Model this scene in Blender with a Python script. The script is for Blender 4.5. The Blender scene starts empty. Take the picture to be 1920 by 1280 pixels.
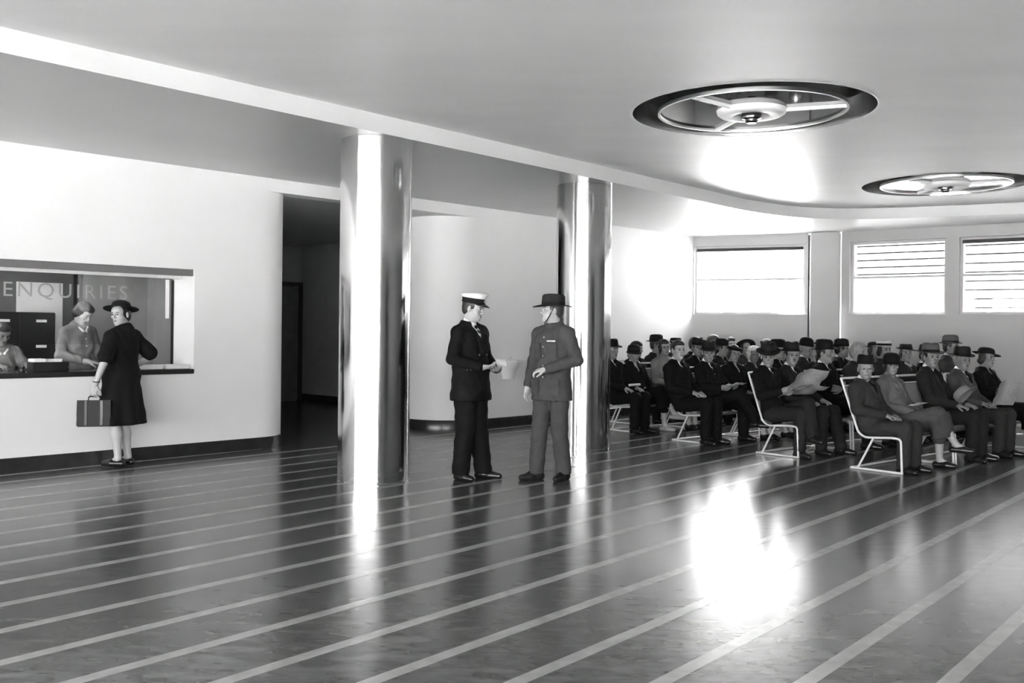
import bpy, bmesh, math, random
import numpy as np
from mathutils import Vector, Matrix
from mathutils.geometry import tessellate_polygon
R = math.radians
scene = bpy.context.scene
C = scene.collection
random.seed(7)

# ------------------------------------------------------------------ camera
cam_d = bpy.data.cameras.new('camera')
cam = bpy.data.objects.new('camera', cam_d)
C.objects.link(cam)
cam.matrix_world = Matrix.Translation((0, 0, 1.47)) @ Matrix.Rotation(R(90), 4, 'X') @ Matrix.Rotation(R(0.6), 4, 'Z')
cam_d.sensor_width = 36
cam_d.lens = 36 * 1800 / 1920
cam_d.shift_y = -22 / 1920
cam_d.clip_end = 300
scene.camera = cam

# ------------------------------------------------------------------ world: even overcast sky
w = bpy.data.worlds.new('overcast_sky')
scene.world = w
w.use_nodes = True
wn = w.node_tree.nodes
wn['Background'].inputs[0].default_value = (1, 1, 1, 1)
wn['Background'].inputs[1].default_value = 1.0
sun_d = bpy.data.lights.new('sun', 'SUN')
sun_d.energy = 11.0
sun_d.angle = R(0.6)
sun = bpy.data.objects.new('sun', sun_d)
C.objects.link(sun)
sun.rotation_euler = Vector((-.30, -.62, -1.0)).to_track_quat('-Z', 'Y').to_euler()
scene.view_settings.view_transform = 'Standard'
scene.view_settings.look = 'None'
scene.view_settings.gamma = 1
scene.view_settings.use_curve_mapping = False
scene.view_settings.exposure = 4.7
scene.cycles.max_bounces = 10
scene.cycles.diffuse_bounces = 5
scene.cycles.glossy_bounces = 5
scene.cycles.transparent_max_bounces = 16
scene.cycles.caustics_reflective = False
scene.cycles.caustics_refractive = False
scene.cycles.sample_clamp_indirect = 6

# ------------------------------------------------------------------ materials (black and white photograph: greys only)
def mat(name, g, rough=0.6, metal=0.0, var=0.0, scale=6.0, bump=0.0, bscale=60.0, spec=0.5, stretch=None, aniso=0.0, coat=0.0):
    m = bpy.data.materials.new(name)
    m.use_nodes = True
    nt = m.node_tree
    b = nt.nodes['Principled BSDF']
    b.inputs['Base Color'].default_value = (g, g, g, 1)
    b.inputs['Roughness'].default_value = rough
    b.inputs['Metallic'].default_value = metal
    b.inputs['Specular IOR Level'].default_value = spec
    b.inputs['Anisotropic'].default_value = aniso
    b.inputs['Coat Weight'].default_value = coat
    b.inputs['Coat Roughness'].default_value = 0.15
    tc = nt.nodes.new('ShaderNodeTexCoord')
    mp = nt.nodes.new('ShaderNodeMapping')
    nt.links.new(tc.outputs['Object'], mp.inputs[0])
    if stretch:
        mp.inputs['Scale'].default_value = stretch
    if var:
        n = nt.nodes.new('ShaderNodeTexNoise')
        n.inputs['Scale'].default_value = scale
        n.inputs['Detail'].default_value = 6
        nt.links.new(mp.outputs[0], n.inputs['Vector'])
        r = nt.nodes.new('ShaderNodeMapRange')
        r.inputs[1].default_value = 0.3
        r.inputs[2].default_value = 0.7
        r.inputs[3].default_value = g * (1 - var)
        r.inputs[4].default_value = g * (1 + var)
        nt.links.new(n.outputs[0], r.inputs[0])
        nt.links.new(r.outputs[0], b.inputs['Base Color'])
    if bump:
        n2 = nt.nodes.new('ShaderNodeTexNoise')
        n2.inputs['Scale'].default_value = bscale
        n2.inputs['Detail'].default_value = 4
        nt.links.new(mp.outputs[0], n2.inputs['Vector'])
        bp = nt.nodes.new('ShaderNodeBump')
        bp.inputs['Strength'].default_value = bump
        bp.inputs['Distance'].default_value = 0.01
        nt.links.new(n2.outputs[0], bp.inputs['Height'])
        nt.links.new(bp.outputs[0], b.inputs['Normal'])
    return m

def glass(name, tint, refl=0.04):
    m = bpy.data.materials.new(name)
    m.use_nodes = True
    nt = m.node_tree
    nt.nodes.remove(nt.nodes['Principled BSDF'])
    out = nt.nodes['Material Output']
    t = nt.nodes.new('ShaderNodeBsdfTransparent')
    t.inputs[0].default_value = (tint, tint, tint, 1)
    g = nt.nodes.new('ShaderNodeBsdfGlossy')
    g.inputs['Roughness'].default_value = 0.02
    mx = nt.nodes.new('ShaderNodeMixShader')
    mx.inputs[0].default_value = refl
    nt.links.new(t.outputs[0], mx.inputs[1])
    nt.links.new(g.outputs[0], mx.inputs[2])
    nt.links.new(mx.outputs[0], out.inputs[0])
    return m

M = {}
M['plaster'] = mat('white_wall_plaster', 0.78, 0.6, var=0.03, scale=1.2, bump=0.03, bscale=25)
M['enamel'] = mat('white_ceiling_enamel', 0.86, 0.48, var=0.03, scale=0.7, bump=0.02, bscale=7, stretch=(1, 3, 1), spec=0.4)
M['greywall'] = mat('window_wall_backlit_grey', 0.46, 0.6, var=0.03, scale=1.2)  # backlit shade of the window wall put into its base colour
M['soffit'] = mat('soffit_paint', 0.62, 0.4, var=0.03, scale=1.0)
M['lino'] = mat('marbled_dark_linoleum', 0.085, 0.21, var=0.45, scale=5, bump=0.06, bscale=3.5, spec=0.55, stretch=(1, 2.4, 1))
M['strip'] = mat('pale_linoleum_strip', 0.30, 0.24, var=0.12, scale=9, bump=0.04, bscale=4)
M['skirt'] = mat('dark_skirting', 0.022, 0.25, var=0.2)
M['steel'] = mat('polished_column_metal', 0.62, 0.13, 1.0, var=0.04, scale=3, stretch=(30, 30, 0.3))
M['dark_metal'] = mat('polished_recess_metal', 0.30, 0.2, 1.0)
M['mirror'] = mat('ceiling_light_mirror', 0.11, 0.05, 1.0, var=0.2, scale=4)
M['dullmetal'] = mat('satin_metal', 0.55, 0.3, 1.0)
M['tube'] = mat('white_enamel_tube', 0.72, 0.25)
M['canvas'] = mat('grey_seat_canvas', 0.30, 0.8, bump=0.1, bscale=300)
M['officewall'] = mat('grey_office_wall', 0.34, 0.6, var=0.05)
M['darkwood'] = mat('dark_stained_wood', 0.03, 0.35, var=0.3, scale=8, stretch=(1, 1, 0.1))
M['midwood'] = mat('grey_painted_door', 0.12, 0.5, var=0.1)
M['counter'] = mat('black_counter_top', 0.02, 0.2)
M['paper'] = mat('white_paper', 0.75, 0.7, var=0.04, scale=30)
M['ceramic'] = mat('white_ceramic', 0.78, 0.15)
M['frame'] = mat('grey_window_paint', 0.50, 0.5)
M['railgrey'] = mat('dark_grey_rail', 0.16, 0.5)
M['panelling'] = mat('dark_wall_panelling', 0.10, 0.4, var=0.3, scale=3, stretch=(1, 1, .2))
M['blind'] = mat('dark_blind_cloth', 0.05, 0.8)
M['letters'] = mat('grey_painted_lettering', 0.34, 0.5)
M['black'] = mat('black_enamel', 0.012, 0.3)
M['clear'] = glass('clear_window_glass', 0.96)
M['frosted'] = glass('tinted_window_glass', 0.38)
M['hatchglass'] = glass('hatch_glass', 0.93, 0.012)
M['pave'] = mat('outside_paving', 0.50, 0.9, var=0.2)

# ------------------------------------------------------------------ helpers
def tag(o, label=None, cat=None, group=None, kind=None):
    if label: o['label'] = label
    if cat: o['category'] = cat
    if group: o['group'] = group
    if kind: o['kind'] = kind
    return o

def link(name, me, m=None, parent=None, smooth=False):
    o = bpy.data.objects.new(name, me)
    C.objects.link(o)
    if m is not None and not me.materials:
        for mm in (m if isinstance(m, (list, tuple)) else [m]):
            me.materials.append(M[mm] if isinstance(mm, str) else mm)
    if parent is not None:
        o.parent = parent
    if smooth:
        me.polygons.foreach_set('use_smooth', [True] * len(me.polygons))
    return o

def mesh(name, v, f):
    me = bpy.data.meshes.new(name)
    me.from_pydata([tuple(map(float, p)) for p in v], [], [tuple(q) for q in f])
    me.update()
    return me

class MB:
    """collects shapes for ONE mesh object"""
    def __init__(s):
        s.v, s.f = [], []
    def add(s, v, f):
        k = len(s.v)
        s.v += [tuple(p) for p in v]
        s.f += [tuple(i + k for i in q) for q in f]
        return s
    def prism(s, pts, z0, z1):
        n = len(pts)
        v = [(p[0], p[1], z0) for p in pts] + [(p[0], p[1], z1) for p in pts]
        f = [(i, (i + 1) % n, n + (i + 1) % n, n + i) for i in range(n)]
        f += [tuple(range(n))[::-1], tuple(range(n, 2 * n))]
        return s.add(v, f)
    def box(s, x0, x1, y0, y1, z0, z1):
        return s.prism([(x0, y0), (x1, y0), (x1, y1), (x0, y1)], z0, z1)
    def tube(s, pts, r, n=8, closed=False, caps=True):
        pts = [Vector(p) for p in pts]
        m = len(pts)
        rr = r if isinstance(r, (list, tuple)) else [r] * m
        rings = []
        prev = None
        for i, p in enumerate(pts):
            a = pts[(i - 1) % m] if (closed or i > 0) else p
            b = pts[(i + 1) % m] if (closed or i < m - 1) else p
            d = (b - a).normalized()
            if prev is None:
                up = Vector((0, 0, 1)) if abs(d.z) < 0.9 else Vector((1, 0, 0))
                x = d.cross(up).normalized()
            else:
                x = (prev - d * prev.dot(d)).normalized()
            prev = x
            y = d.cross(x)
            rings.append([p + (x * math.cos(2 * math.pi * k / n) + y * math.sin(2 * math.pi * k / n)) * rr[i] for k in range(n)])
        v = [q for ring in rings for q in ring]
        f = []
        for i in range(m if closed else m - 1):
            j = (i + 1) % m
            for k in range(n):
                f.append((i * n + k, j * n + k, j * n + (k + 1) % n, i * n + (k + 1) % n))
        if caps and not closed:
            f.append(tuple(range(n)))
            f.append(tuple(range((m - 1) * n, m * n))[::-1])
        return s.add(v, f)
    def lathe(s, prof, n=48, c=(0, 0, 0)):
        v, f = [], []
        m = len(prof)
        for i in range(n):
            a = 2 * math.pi * i / n
            for r, z in prof:
                v.append((c[0] + r * math.cos(a), c[1] + r * math.sin(a), c[2] + z))
        for i in range(n):
            j = (i + 1) % n
            for k in range(m - 1):
                f.append((i * m + k, j * m + k, j * m + k + 1, i * m + k + 1))
        return s.add(v, f)
    def build(s, name, m, parent=None, smooth=False, mw=None, bevel=0):
        me = mesh(name, s.v, s.f)
        bm = bmesh.new()
        bm.from_mesh(me)
        bmesh.ops.remove_doubles(bm, verts=bm.verts, dist=1e-5)
        bmesh.ops.recalc_face_normals(bm, faces=bm.faces)
        if bevel:
            bmesh.ops.bevel(bm, geom=[e for e in bm.edges if e.calc_face_angle(0) > 0.6], offset=bevel, segments=2, affect='EDGES', clamp_overlap=True)
        bm.to_mesh(me)
        bm.free()
        o = link(name, me, m, parent, False)
        if smooth:
            sm(o)
        if mw is not None:
            o.matrix_local = mw
        return o

def sm(o, ang=40):
    me = o.data
    me.polygons.foreach_set('use_smooth', [True] * len(me.polygons))
    try:
        me.set_sharp_from_angle(angle=R(ang))
    except Exception:
        pass

def empty(name, loc=(0, 0, 0), rz=0.0):
    o = bpy.data.objects.new(name, None)
    C.objects.link(o)
    o.empty_display_size = 0.1
    o.location = loc
    o.rotation_euler = (0, 0, rz)
    return o

def round_path(pts, r, n=6):
    """polyline with rounded inner corners"""
    pts = [Vector(p) for p in pts]
    out = [pts[0]]
    for i in range(1, len(pts) - 1):
        a, p, b = pts[i - 1], pts[i], pts[i + 1]
        d1, d2 = (a - p), (b - p)
        q = min(r, d1.length * 0.45, d2.length * 0.45)
        s, e = p + d1.normalized() * q, p + d2.normalized() * q
        for k in range(n + 1):
            t = k / n
            out.append(s * (1 - t) ** 2 + p * 2 * t * (1 - t) + e * t * t)
    out.append(pts[-1])
    return out

def fill_loops(loops, z, name, m, thick=0.0, flip=False):
    """flat sheet with holes"""
    bm = bmesh.new()
    es = []
    for lp in loops:
        vs = [bm.verts.new((p[0], p[1], z)) for p in lp]
        for i in range(len(vs)):
            es.append(bm.edges.new((vs[i], vs[(i + 1) % len(vs)])))
    bmesh.ops.triangle_fill(bm, use_beauty=True, use_dissolve=False, edges=es)
    for f in bm.faces:
        f.normal_update()
        if (f.normal.z > 0) != flip:
            f.normal_flip()
    me = bpy.data.meshes.new(name)
    bm.to_mesh(me)
    bm.free()
    return link(name, me, m)

# ------------------------------------------------------------------ plan of the hall
H = 3.28            # lower ceiling
HR = 3.45           # raised ceiling
WO = Vector((-5.0, 9.55))                       # a point on the enquiry wall
WD = Vector((math.sin(R(44)), math.cos(R(44)))) # along it
WN = Vector((WD.y, -WD.x))                      # into the hall
def wp(t, d=0.0):
    """point t metres along the enquiry wall, d metres behind its face"""
    p = WO + WD * t - WN * d
    return (p.x, p.y)
CORNER = Vector((3.40, 18.30))
TC = (CORNER - WO).dot(WD)
BAY_A = Vector((5.37, 17.45))
BAY_B = Vector((5.88, 17.17))
BAY_C = Vector((7.95, 15.62))
EAST = BAY_B + (BAY_C - BAY_B).normalized() * 8.4
LEFT = Vector(wp(-9.0))
XL, XR, YB = LEFT.x, EAST.x, -6.0

# floor
fl = MB().prism([(XL - 4, YB - .3), (XR + .3, YB - .3), (XR + .3, 24), (XL - 4, 24)], -0.2, 0.0).build('floor', 'lino')
tag(fl, kind='structure')
# turn texture space so the marbling runs with the strips
SA = R(40.3)
SD = Vector((math.sin(SA), math.cos(SA)))
SN = Vector((SD.y, -SD.x))
outline = [Vector(p) for p in ((XL, YB), (XR, YB), (EAST.x, EAST.y), tuple(BAY_C), tuple(BAY_B), tuple(CORNER), tuple(LEFT))]
def clip_line(o, d, poly):
    """entry and exit of a line through a polygon"""
    ts = []
    for i in range(len(poly)):
        a, b = poly[i], poly[(i + 1) % len(poly)]
        e = b - a
        den = d.x * e.y - d.y * e.x
        if abs(den) < 1e-9: continue
        t = ((a.x - o.x) * e.y - (a.y - o.y) * e.x) / den
        u = ((a.x - o.x) * d.y - (a.y - o.y) * d.x) / den
        if 0 <= u < 1: ts.append(t)
    ts.sort()
    return ts
k0 = -3.02
for k in range(-40, 45):
    off = k0 + 0.4535 * k
    o = SN * off
    ts = clip_line(o, SD, outline)
    if len(ts) < 2: continue
    a, b = ts[0] + .05, ts[-1] - .05
    if b - a < .6: continue
    # keep clear of the enquiry wall and its rounded ends
    s = MB()
    p, q = o + SD * a, o + SD * b
    hw = 0.0365
    s.prism([p - SN * hw, q - SN * hw, q + SN * hw, p + SN * hw], 0.0, 0.0008)
    so = s.build('floor_strip', 'strip', fl)

# raised ceiling edge
ED = Vector((math.sin(R(41.0)), math.cos(R(41.0))))
EP = Vector((-1.09, 9.07))
ctrl = [EP + ED * t for t in (-8.5, -6, -4, -2, 0, 1.5, 3.0, 4.2)]
ctrl += [Vector(p) for p in ((2.60, 13.30), (3.53, 14.35), (4.50, 15.08), (5.45, 15.22), (6.5, 14.86), (7.5, 14.35), (8.8, 13.3), (9.8, 11.6), (10.2, 9), (10.2, 4), (10.2, 0), (9.2, -3), (6, -4.2), (0, -4.2), (-5, -4.2), (-8.2, -3), (-8.6, -0.5), (-7.9, 1.4))]
def catmull(P, n=7):
    out = []
    m = len(P)
    for i in range(m):
        a, b, c, d = P[i - 1], P[i], P[(i + 1) % m], P[(i + 2) % m]
        for k in range(n):
            t = k / n
            out.append(0.5 * ((2 * b) + (c - a) * t + (2 * a - 5 * b + 4 * c - d) * t * t + (3 * b - a - 3 * c + d) * t ** 3))
    return out
edge = catmull(ctrl)
RING = [(Vector((2.13, 8.62)), 1.07), (Vector((5.72, 12.72)), 1.05)]
RING2 = [(Vector((-1.6, 4.2)), 1.07)]
def circ(c, r, n=96):
    return [(c.x + r * math.cos(2 * math.pi * i / n), c.y + r * math.sin(2 * math.pi * i / n)) for i in range(n)]
ce = fill_loops([edge] + [circ(c, r) for c, r in RING], HR, 'ceiling', 'enamel')
tag(ce, kind='structure')
wall_w = 0.3
outer = [(XL - .2, YB - .2), (XR + .2, YB - .2), (EAST.x + .2, EAST.y), (BAY_C.x + .1, BAY_C.y + .1), (BAY_B.x + .1, BAY_B.y + .1), (CORNER.x, CORNER.y + .1), wp(TC, .1), wp(-9.2, .1)]
so = fill_loops([outer, edge], H, 'ceiling_soffit', 'soffit')
tag(so, kind='structure')
fa = MB()
n = len(edge)
fa.add([(p.x, p.y, H) for p in edge] + [(p.x, p.y, HR) for p in edge], [(i, (i + 1) % n, n + (i + 1) % n, n + i) for i in range(n)])
fo = fa.build('ceiling_fascia', 'soffit', smooth=True)
tag(fo, kind='structure')
# unseen roof slab that keeps daylight out, eaves extended to block direct sun
rf = MB().prism([(XL - 4, YB - .4), (XR + .4, YB - .4), (XR + 1.2, EAST.y + .8), (BAY_C.x + .8, BAY_C.y + 1.0), (CORNER.x + 1.2, CORNER.y + 1.4), (CORNER.x - 1, 25), (XL - 4, 25)], 3.9, 4.1).build('roof_slab', 'plaster')
tag(rf, kind='structure')

# ------------------------------------------------------------------ enquiry wall, its rounded ends and the passage
def arc(ct, cd, r, a0, a1, n=18):
    """arc in wall coordinates: angle 0 = towards +t, 90 = towards the hall"""
    return [(ct + r * math.cos(R(a0 + (a1 - a0) * i / n)), cd - r * math.sin(R(a0 + (a1 - a0) * i / n))) for i in range(n + 1)]
HT0, HT1, HZ0, HZ1 = -2.6, 1.97, 0.985, 2.12   # enquiry hatch
TL = 2.86; RL = 0.48
TRr = 6.45; RRr = 0.68
wl = MB()
wl.prism([wp(t, d) for t, d in ((-9, 0), (TL, 0), (TL, .25), (-9, .25))], HZ1, 3.9)
wl.prism([wp(t, d) for t, d in ((-9, 0), (TL, 0), (TL, .25), (-9, .25))], 0, HZ0 - .055)
wl.prism([wp(t, d) for t, d in ((HT1, 0), (TL, 0), (TL, .25), (HT1, .25))], HZ0 - .055, HZ1)
wl.prism([wp(t, d) for t, d in ((-9, 0), (HT0, 0), (HT0, .25), (-9, .25))], HZ0 - .055, HZ1)
tag(wl.build('wall_left', 'plaster'), kind='structure')
# rounded end into the passage
re = MB()
pts = arc(TL, RL, RL, 90, 0)
prof = pts + [(TL + RL, 6.4), (TL + RL - .2, 6.4), (TL + RL - .2, RL + .1), (TL, .25)]
re.prism([wp(*p) for p in prof], 0, 3.12)
tag(re.build('wall_rounded_end', 'plaster', smooth=True), kind='structure')
hd = MB()
hd.prism([wp(t, d) for t, d in ((TL - .01, 0.0), (TRr + .01, 0.0), (TRr + .01, .25), (TL - .01, .25))], 3.12, 3.9)
tag(hd.build('wall_header', 'plaster'), kind='structure')
rw = MB()
pts = [(TC + .3, 0.0), (TRr, 0.0)] + arc(TRr, RRr, RRr, 90, 270, 30)[1:] + [(TC + .3, 2 * RRr)]
rw.prism([wp(*p) for p in pts], 0, 3.12)
rw.prism([wp(t, d) for t, d in ((TRr, 0.0), (TC + .3, 0.0), (TC + .3, .25), (TRr, .25))], 3.12, 3.9)
tag(rw.build('wall_fountain', 'plaster', smooth=True), kind='structure')
# passage walls and lid
pw = MB()
pw.prism([wp(t, d) for t, d in ((TL + RL - .2, 6.4), (8.2, 6.4), (8.2, 6.6), (TL + RL - .2, 6.6))], 0, 3.4)
tag(pw.build('wall_passage_end', 'officewall'), kind='structure')
pw = MB()
pw.prism([wp(t, d) for t, d in ((7.65, 2 * RRr), (7.65, 6.4), (7.85, 6.4), (7.85, 2 * RRr))], 0, 3.4)
tag(pw.build('wall_passage_side', 'officewall'), kind='structure')
pc = MB()
pc.prism([wp(t, d) for t, d in ((TL - .3, .2), (8.2, .2), (8.2, 6.7), (TL - .3, 6.7))], 3.121, 3.3)
tag(pc.build('ceiling_passage', 'soffit'), kind='structure')
# skirtings
def skirting(name, path, h=.14, th=.014, m='skirt'):
    b = MB()
    n = len(path)
    ps = [Vector(p) for p in path]
    out = []
    for i in range(n):
        a, c = ps[max(i - 1, 0)], ps[min(i + 1, n - 1)]
        d = (c - a).normalized()
        out.append(ps[i] + Vector((d.y, -d.x)) * th)
    v = [(p.x, p.y, 0) for p in out] + [(p.x, p.y, h - .01) for p in out] + [(p.x * .4 + q.x * .6, p.y * .4 + q.y * .6, h) for p, q in zip(out, ps)] + [(q.x, q.y, h) for q in ps]
    f = []
    for r in range(3):
        for i in range(n - 1):
            f.append((r * n + i, r * n + i + 1, (r + 1) * n + i + 1, (r + 1) * n + i))
    b.add(v, f)
    o = b.build(name, m, smooth=True)
    return tag(o, kind='structure')
skirting('baseboard_left', [wp(t, d) for t, d in ([(-9, 0), (0, 0)] + arc(TL, RL, RL, 90, 0) + [(TL + RL, 6.4)])])
skirting('baseboard_fountain', [wp(t, d) for t, d in (arc(TRr, RRr, RRr, 240, 90, 26) + [(TC - .02, 0)])])
skirting('baseboard_passage', [wp(t, d) for t, d in ((7.65, 6.4), (7.65, 2 * RRr + .05))][::1])
# passage door
dr = MB().prism([wp(t, d) for t, d in ((6.72, 6.395), (7.56, 6.395), (7.56, 6.35), (6.72, 6.35))], 0.01, 2.28).build('door_1', 'midwood', bevel=.006)
tag(dr, kind='structure')
df = MB()
for a, b, z0, z1 in ((6.62, 6.71, 0, 2.38), (7.57, 7.645, 0, 2.38), (6.71, 7.57, 2.29, 2.38)):
    df.prism([wp(t, d) for t, d in ((a, 6.398), (b, 6.398), (b, 6.33), (a, 6.33))], z0, z1)
df.build('door_frame', 'darkwood', dr)
c = Vector(wp(6.82, 6.33))
MB().tube([(c.x, c.y, 1.05), (c.x + WN.x * .05, c.y + WN.y * .05, 1.05), (c.x + WN.x * .05 + WD.x * .1, c.y + WN.y * .05 + WD.y * .1, 1.05)], .01).build('door_handle', 'dullmetal', dr)

# ------------------------------------------------------------------ the enquiry office behind the hatch
ob = MB().prism([wp(t, d) for t, d in ((-6, 2.9), (TL + RL - .2, 2.9), (TL + RL - .2, 3.1), (-6, 3.1))], 0, 3.3)
tag(ob.build('wall_office', 'officewall'), kind='structure')
ob = MB().prism([wp(t, d) for t, d in ((TL + .02, .25), (TL + .2, .25), (TL + .2, 2.9), (TL + .02, 2.9))], 0, 3.12)
tag(ob.build('wall_office_side', 'officewall'), kind='structure')
ob = MB().prism([wp(t, d) for t, d in ((-6, .1), (-5.8, .1), (-5.8, 3), (-6, 3))], 0, 3.3)
tag(ob.build('wall_office_far', 'officewall'), kind='structure')
ob = MB().prism([wp(t, d) for t, d in ((-6, .26), (TL, .26), (TL, 2.9), (-6, 2.9))], 2.9, 3.0)
tag(ob.build('ceiling_office', 'soffit'), kind='structure')
# hatch lining, frame and glass
hw_ = empty('window_1', (*wp(HT1, 0), HZ0))
tag(hw_, kind='structure')
inv = Matrix.Translation(hw_.location).inverted()
def hatch(name, m, rects, bevel=0):
    b = MB()
    for (t0, t1, d0, d1, z0, z1) in rects:
        b.prism([wp(t, d) for t, d in ((t0, d0), (t1, d0), (t1, d1), (t0, d1))], z0, z1)
    return b.build(name, m, hw_, mw=inv, bevel=bevel)
hatch('reveal', 'plaster', [(HT1 - .001, HT1 + .12, .02, .52, HZ0 - .05, HZ1 + .1)])
hatch('head_rail', 'railgrey', [(HT0, HT1 - .002, .03, .09, HZ1 - .075, HZ1 - .002)])
hatch('head_track', 'paper', [(HT0, HT1 - .004, .30, .36, HZ1 - .10, HZ1 - .004)])
hatch('frame_post', 'black', [(HT1 - .022, HT1 - .002, .49, .52, HZ0 + .002, HZ1 - .11)])
hatch('reveal_reflection', 'paper', [(HT1 - .15, HT1 - .105, .40, .405, 1.56, HZ1 - .11)])  # white strip painted in for the reveal's reflection in the glass
hatch('pane', 'hatchglass', [(HT0 + .02, HT1 - .40, .325, .331, HZ0 + .28, HZ1 - .101)])
ctr = MB()
ctr.prism([wp(t, d) for t, d in ((HT0 + .004, -.025), (HT1 - .004, -.025), (HT1 - .004, .62), (HT0 + .004, .62))], HZ0 - .05, HZ0)
tag(ctr.build('counter_top', 'counter', bevel=.006), 'long black counter top of the enquiry hatch', 'counter')
# lettering on the glass
def px_t(px, d):
    r = (px - 960) * math.cos(R(.6)) / 1800
    b = Vector(wp(0, d))
    return (b.y * r - b.x) / (WD.x - WD.y * r)
def text_mesh(s, size, ext=.001, sp=1.0):
    cu = bpy.data.curves.new('lettering', 'FONT')
    cu.body = s
    cu.size = size
    cu.extrude = ext
    cu.space_character = sp
    to = bpy.data.objects.new('lettering', cu)
    C.objects.link(to)
    dg = bpy.context.evaluated_depsgraph_get()
    me = bpy.data.meshes.new_from_object(to.evaluated_get(dg))
    bpy.data.objects.remove(to)
    return me
te = text_mesh('ENQUIRIES', .215, sp=1.28)
xs = [v.co.x for v in te.vertices]
wd = max(xs) - min(xs)
t0, t1 = px_t(6, .32), px_t(238, .32)
sx = (t1 - t0) / wd
p0 = wp(t0, .322)
lt = link('lettering', te, 'letters', hw_)
rot = Matrix(((WD.x, 0, WN.x, 0), (WD.y, 0, WN.y, 0), (0, 1, 0, 0), (0, 0, 0, 1)))
lt.matrix_local = inv @ Matrix.Translation((p0[0], p0[1], 1.762)) @ rot @ Matrix.Diagonal((sx, 1, 1, 1)) @ Matrix.Translation((-min(xs), 0, 0))
# notice board, poster and filing cabinet in the office
DB = 2.88
def onwall(name, m, px0, px1, d0, d1, z0, z1, bevel=0):
    b = MB()
    t0, t1 = px_t(px0, d1), px_t(px1, d1)
    b.prism([wp(t, d) for t, d in ((t0, d0), (t1, d0), (t1, d1), (t0, d1))], z0, z1)
    return b, (t0, t1)
b, (ta, tb) = onwall('d', 'midwood', -160, 138, 2.895, 2.86, 0.01, 2.24)
d2 = b.build('door_2', 'midwood', bevel=.005)
tag(d2, kind='structure')
b = MB()
for a_, b_, z0, z1 in ((tb + .002, tb + .10, 0, 2.36), (ta - .1, ta - .002, 0, 2.36), (ta, tb, 2.25, 2.36)):
    b.prism([wp(t, d) for t, d in ((a_, 2.897), (b_, 2.897), (b_, 2.82), (a_, 2.82))], z0, z1)
b.build('door_frame', 'black', d2)
b, _ = onwall('p', 'paper', 30, 117, 2.857, 2.852, 1.15, 2.02)
tag(b.build('notice_sheet', 'paper'), 'large plain white notice sheet on the office door', 'poster')
cabt0, cabt1 = px_t(-40, 1.9), px_t(104, 1.9)
fc = empty('filing_cabinet', (*wp((cabt0 + cabt1) / 2, 2.2), 0))
tag(fc, 'black filing cabinet with small white card holders behind the counter', 'cabinet')
inv2 = Matrix.Translation(fc.location).inverted()
b = MB().prism([wp(t, d) for t, d in ((cabt0, 1.9), (cabt1, 1.9), (cabt1, 2.5), (cabt0, 2.5))], 0, 1.62)
b.build('body', 'black', fc, mw=inv2, bevel=.008)
cm = (cabt0 + cabt1) / 2
for zi in range(5):
    for (ca, cb) in ((cabt0 + .02, cm - .008), (cm + .008, cabt1 - .02)):
        z0 = .08 + zi * .305
        d = MB().prism([wp(t, dd) for t, dd in ((ca, 1.898), (cb, 1.898), (cb, 1.88), (ca, 1.88))], z0, z0 + .29).build('drawer', 'black', fc, mw=inv2, bevel=.004)
        tm = ca + (cb - ca) * .62
        MB().prism([wp(t, dd) for t, dd in ((tm - .06, 1.879), (tm + .06, 1.879), (tm + .06, 1.872), (tm - .06, 1.872))], z0 + .20, z0 + .232).build('card_holder', 'paper', d)

# unseen opal lamp added to brighten the office behind the hatch
lx, ly = wp(-.6, 1.5)
lamp = empty('added_office_lamp', (lx, ly, 2.90))
tag(lamp, 'added unseen round lamp brightening the office behind the enquiry hatch', 'added lamp')
MB().lathe([(0, -.002), (.09, -.002), (.09, -.03), (.07, -.04)], 32).build('rose', 'enamel', lamp, smooth=True)
M['opal'] = mat('added_lamp_glow', .8, .3)
M['opal'].node_tree.nodes['Principled BSDF'].inputs['Emission Color'].default_value = (1, 1, 1, 1)
M['opal'].node_tree.nodes['Principled BSDF'].inputs['Emission Strength'].default_value = 5.0
MB().lathe([(.08, -.04), (.15, -.07), (.17, -.11), (.14, -.16), (.07, -.19), (0, -.195)], 32).build('globe', 'opal', lamp, smooth=True)
# ------------------------------------------------------------------ window wall
def seg_wall(name, a, b, holes, z0=0, z1=3.9, th=.28, m='plaster'):
    """wall along a->b (room on the right-hand side), holes = (s0, s1, z0, z1)"""
    d = (b - a)
    L = d.length
    d.normalize()
    nr = Vector((d.y, -d.x))       # towards the room
    def P(s, q): return a + d * s - nr * q
    bb = MB()
    def blk(s0, s1, za, zb):
        if s1 - s0 > 1e-4 and zb - za > 1e-4:
            bb.prism([P(s0, 0), P(s1, 0), P(s1, th), P(s0, th)], za, zb)
    cur = 0
    for (s0, s1, za, zb) in sorted(holes):
        blk(cur, s0, z0, z1)
        blk(s0, s1, z0, za)
        blk(s0, s1, zb, z1)
        cur = s1
    blk(cur, L, z0, z1)
    o = bb.build(name, m)
    tag(o, kind='structure')
    return P, nr, d

portal_n = [0]
def portal(c, nrm, wdt, hgt):
    ld = bpy.data.lights.new('daylight_portal', 'AREA')
    ld.shape = 'RECTANGLE'
    ld.size = wdt
    ld.size_y = hgt
    ld.cycles.is_portal = True
    lo = bpy.data.objects.new('daylight_portal', ld)
    C.objects.link(lo)
    z = -Vector((nrm.x, nrm.y, 0))
    x = Vector((0, 0, 1)).cross(z).normalized()
    y = z.cross(x)
    lo.matrix_world = Matrix(((x.x, y.x, z.x, c[0]), (x.y, y.y, z.y, c[1]), (x.z, y.z, z.z, c[2]), (0, 0, 0, 1)))

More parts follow.
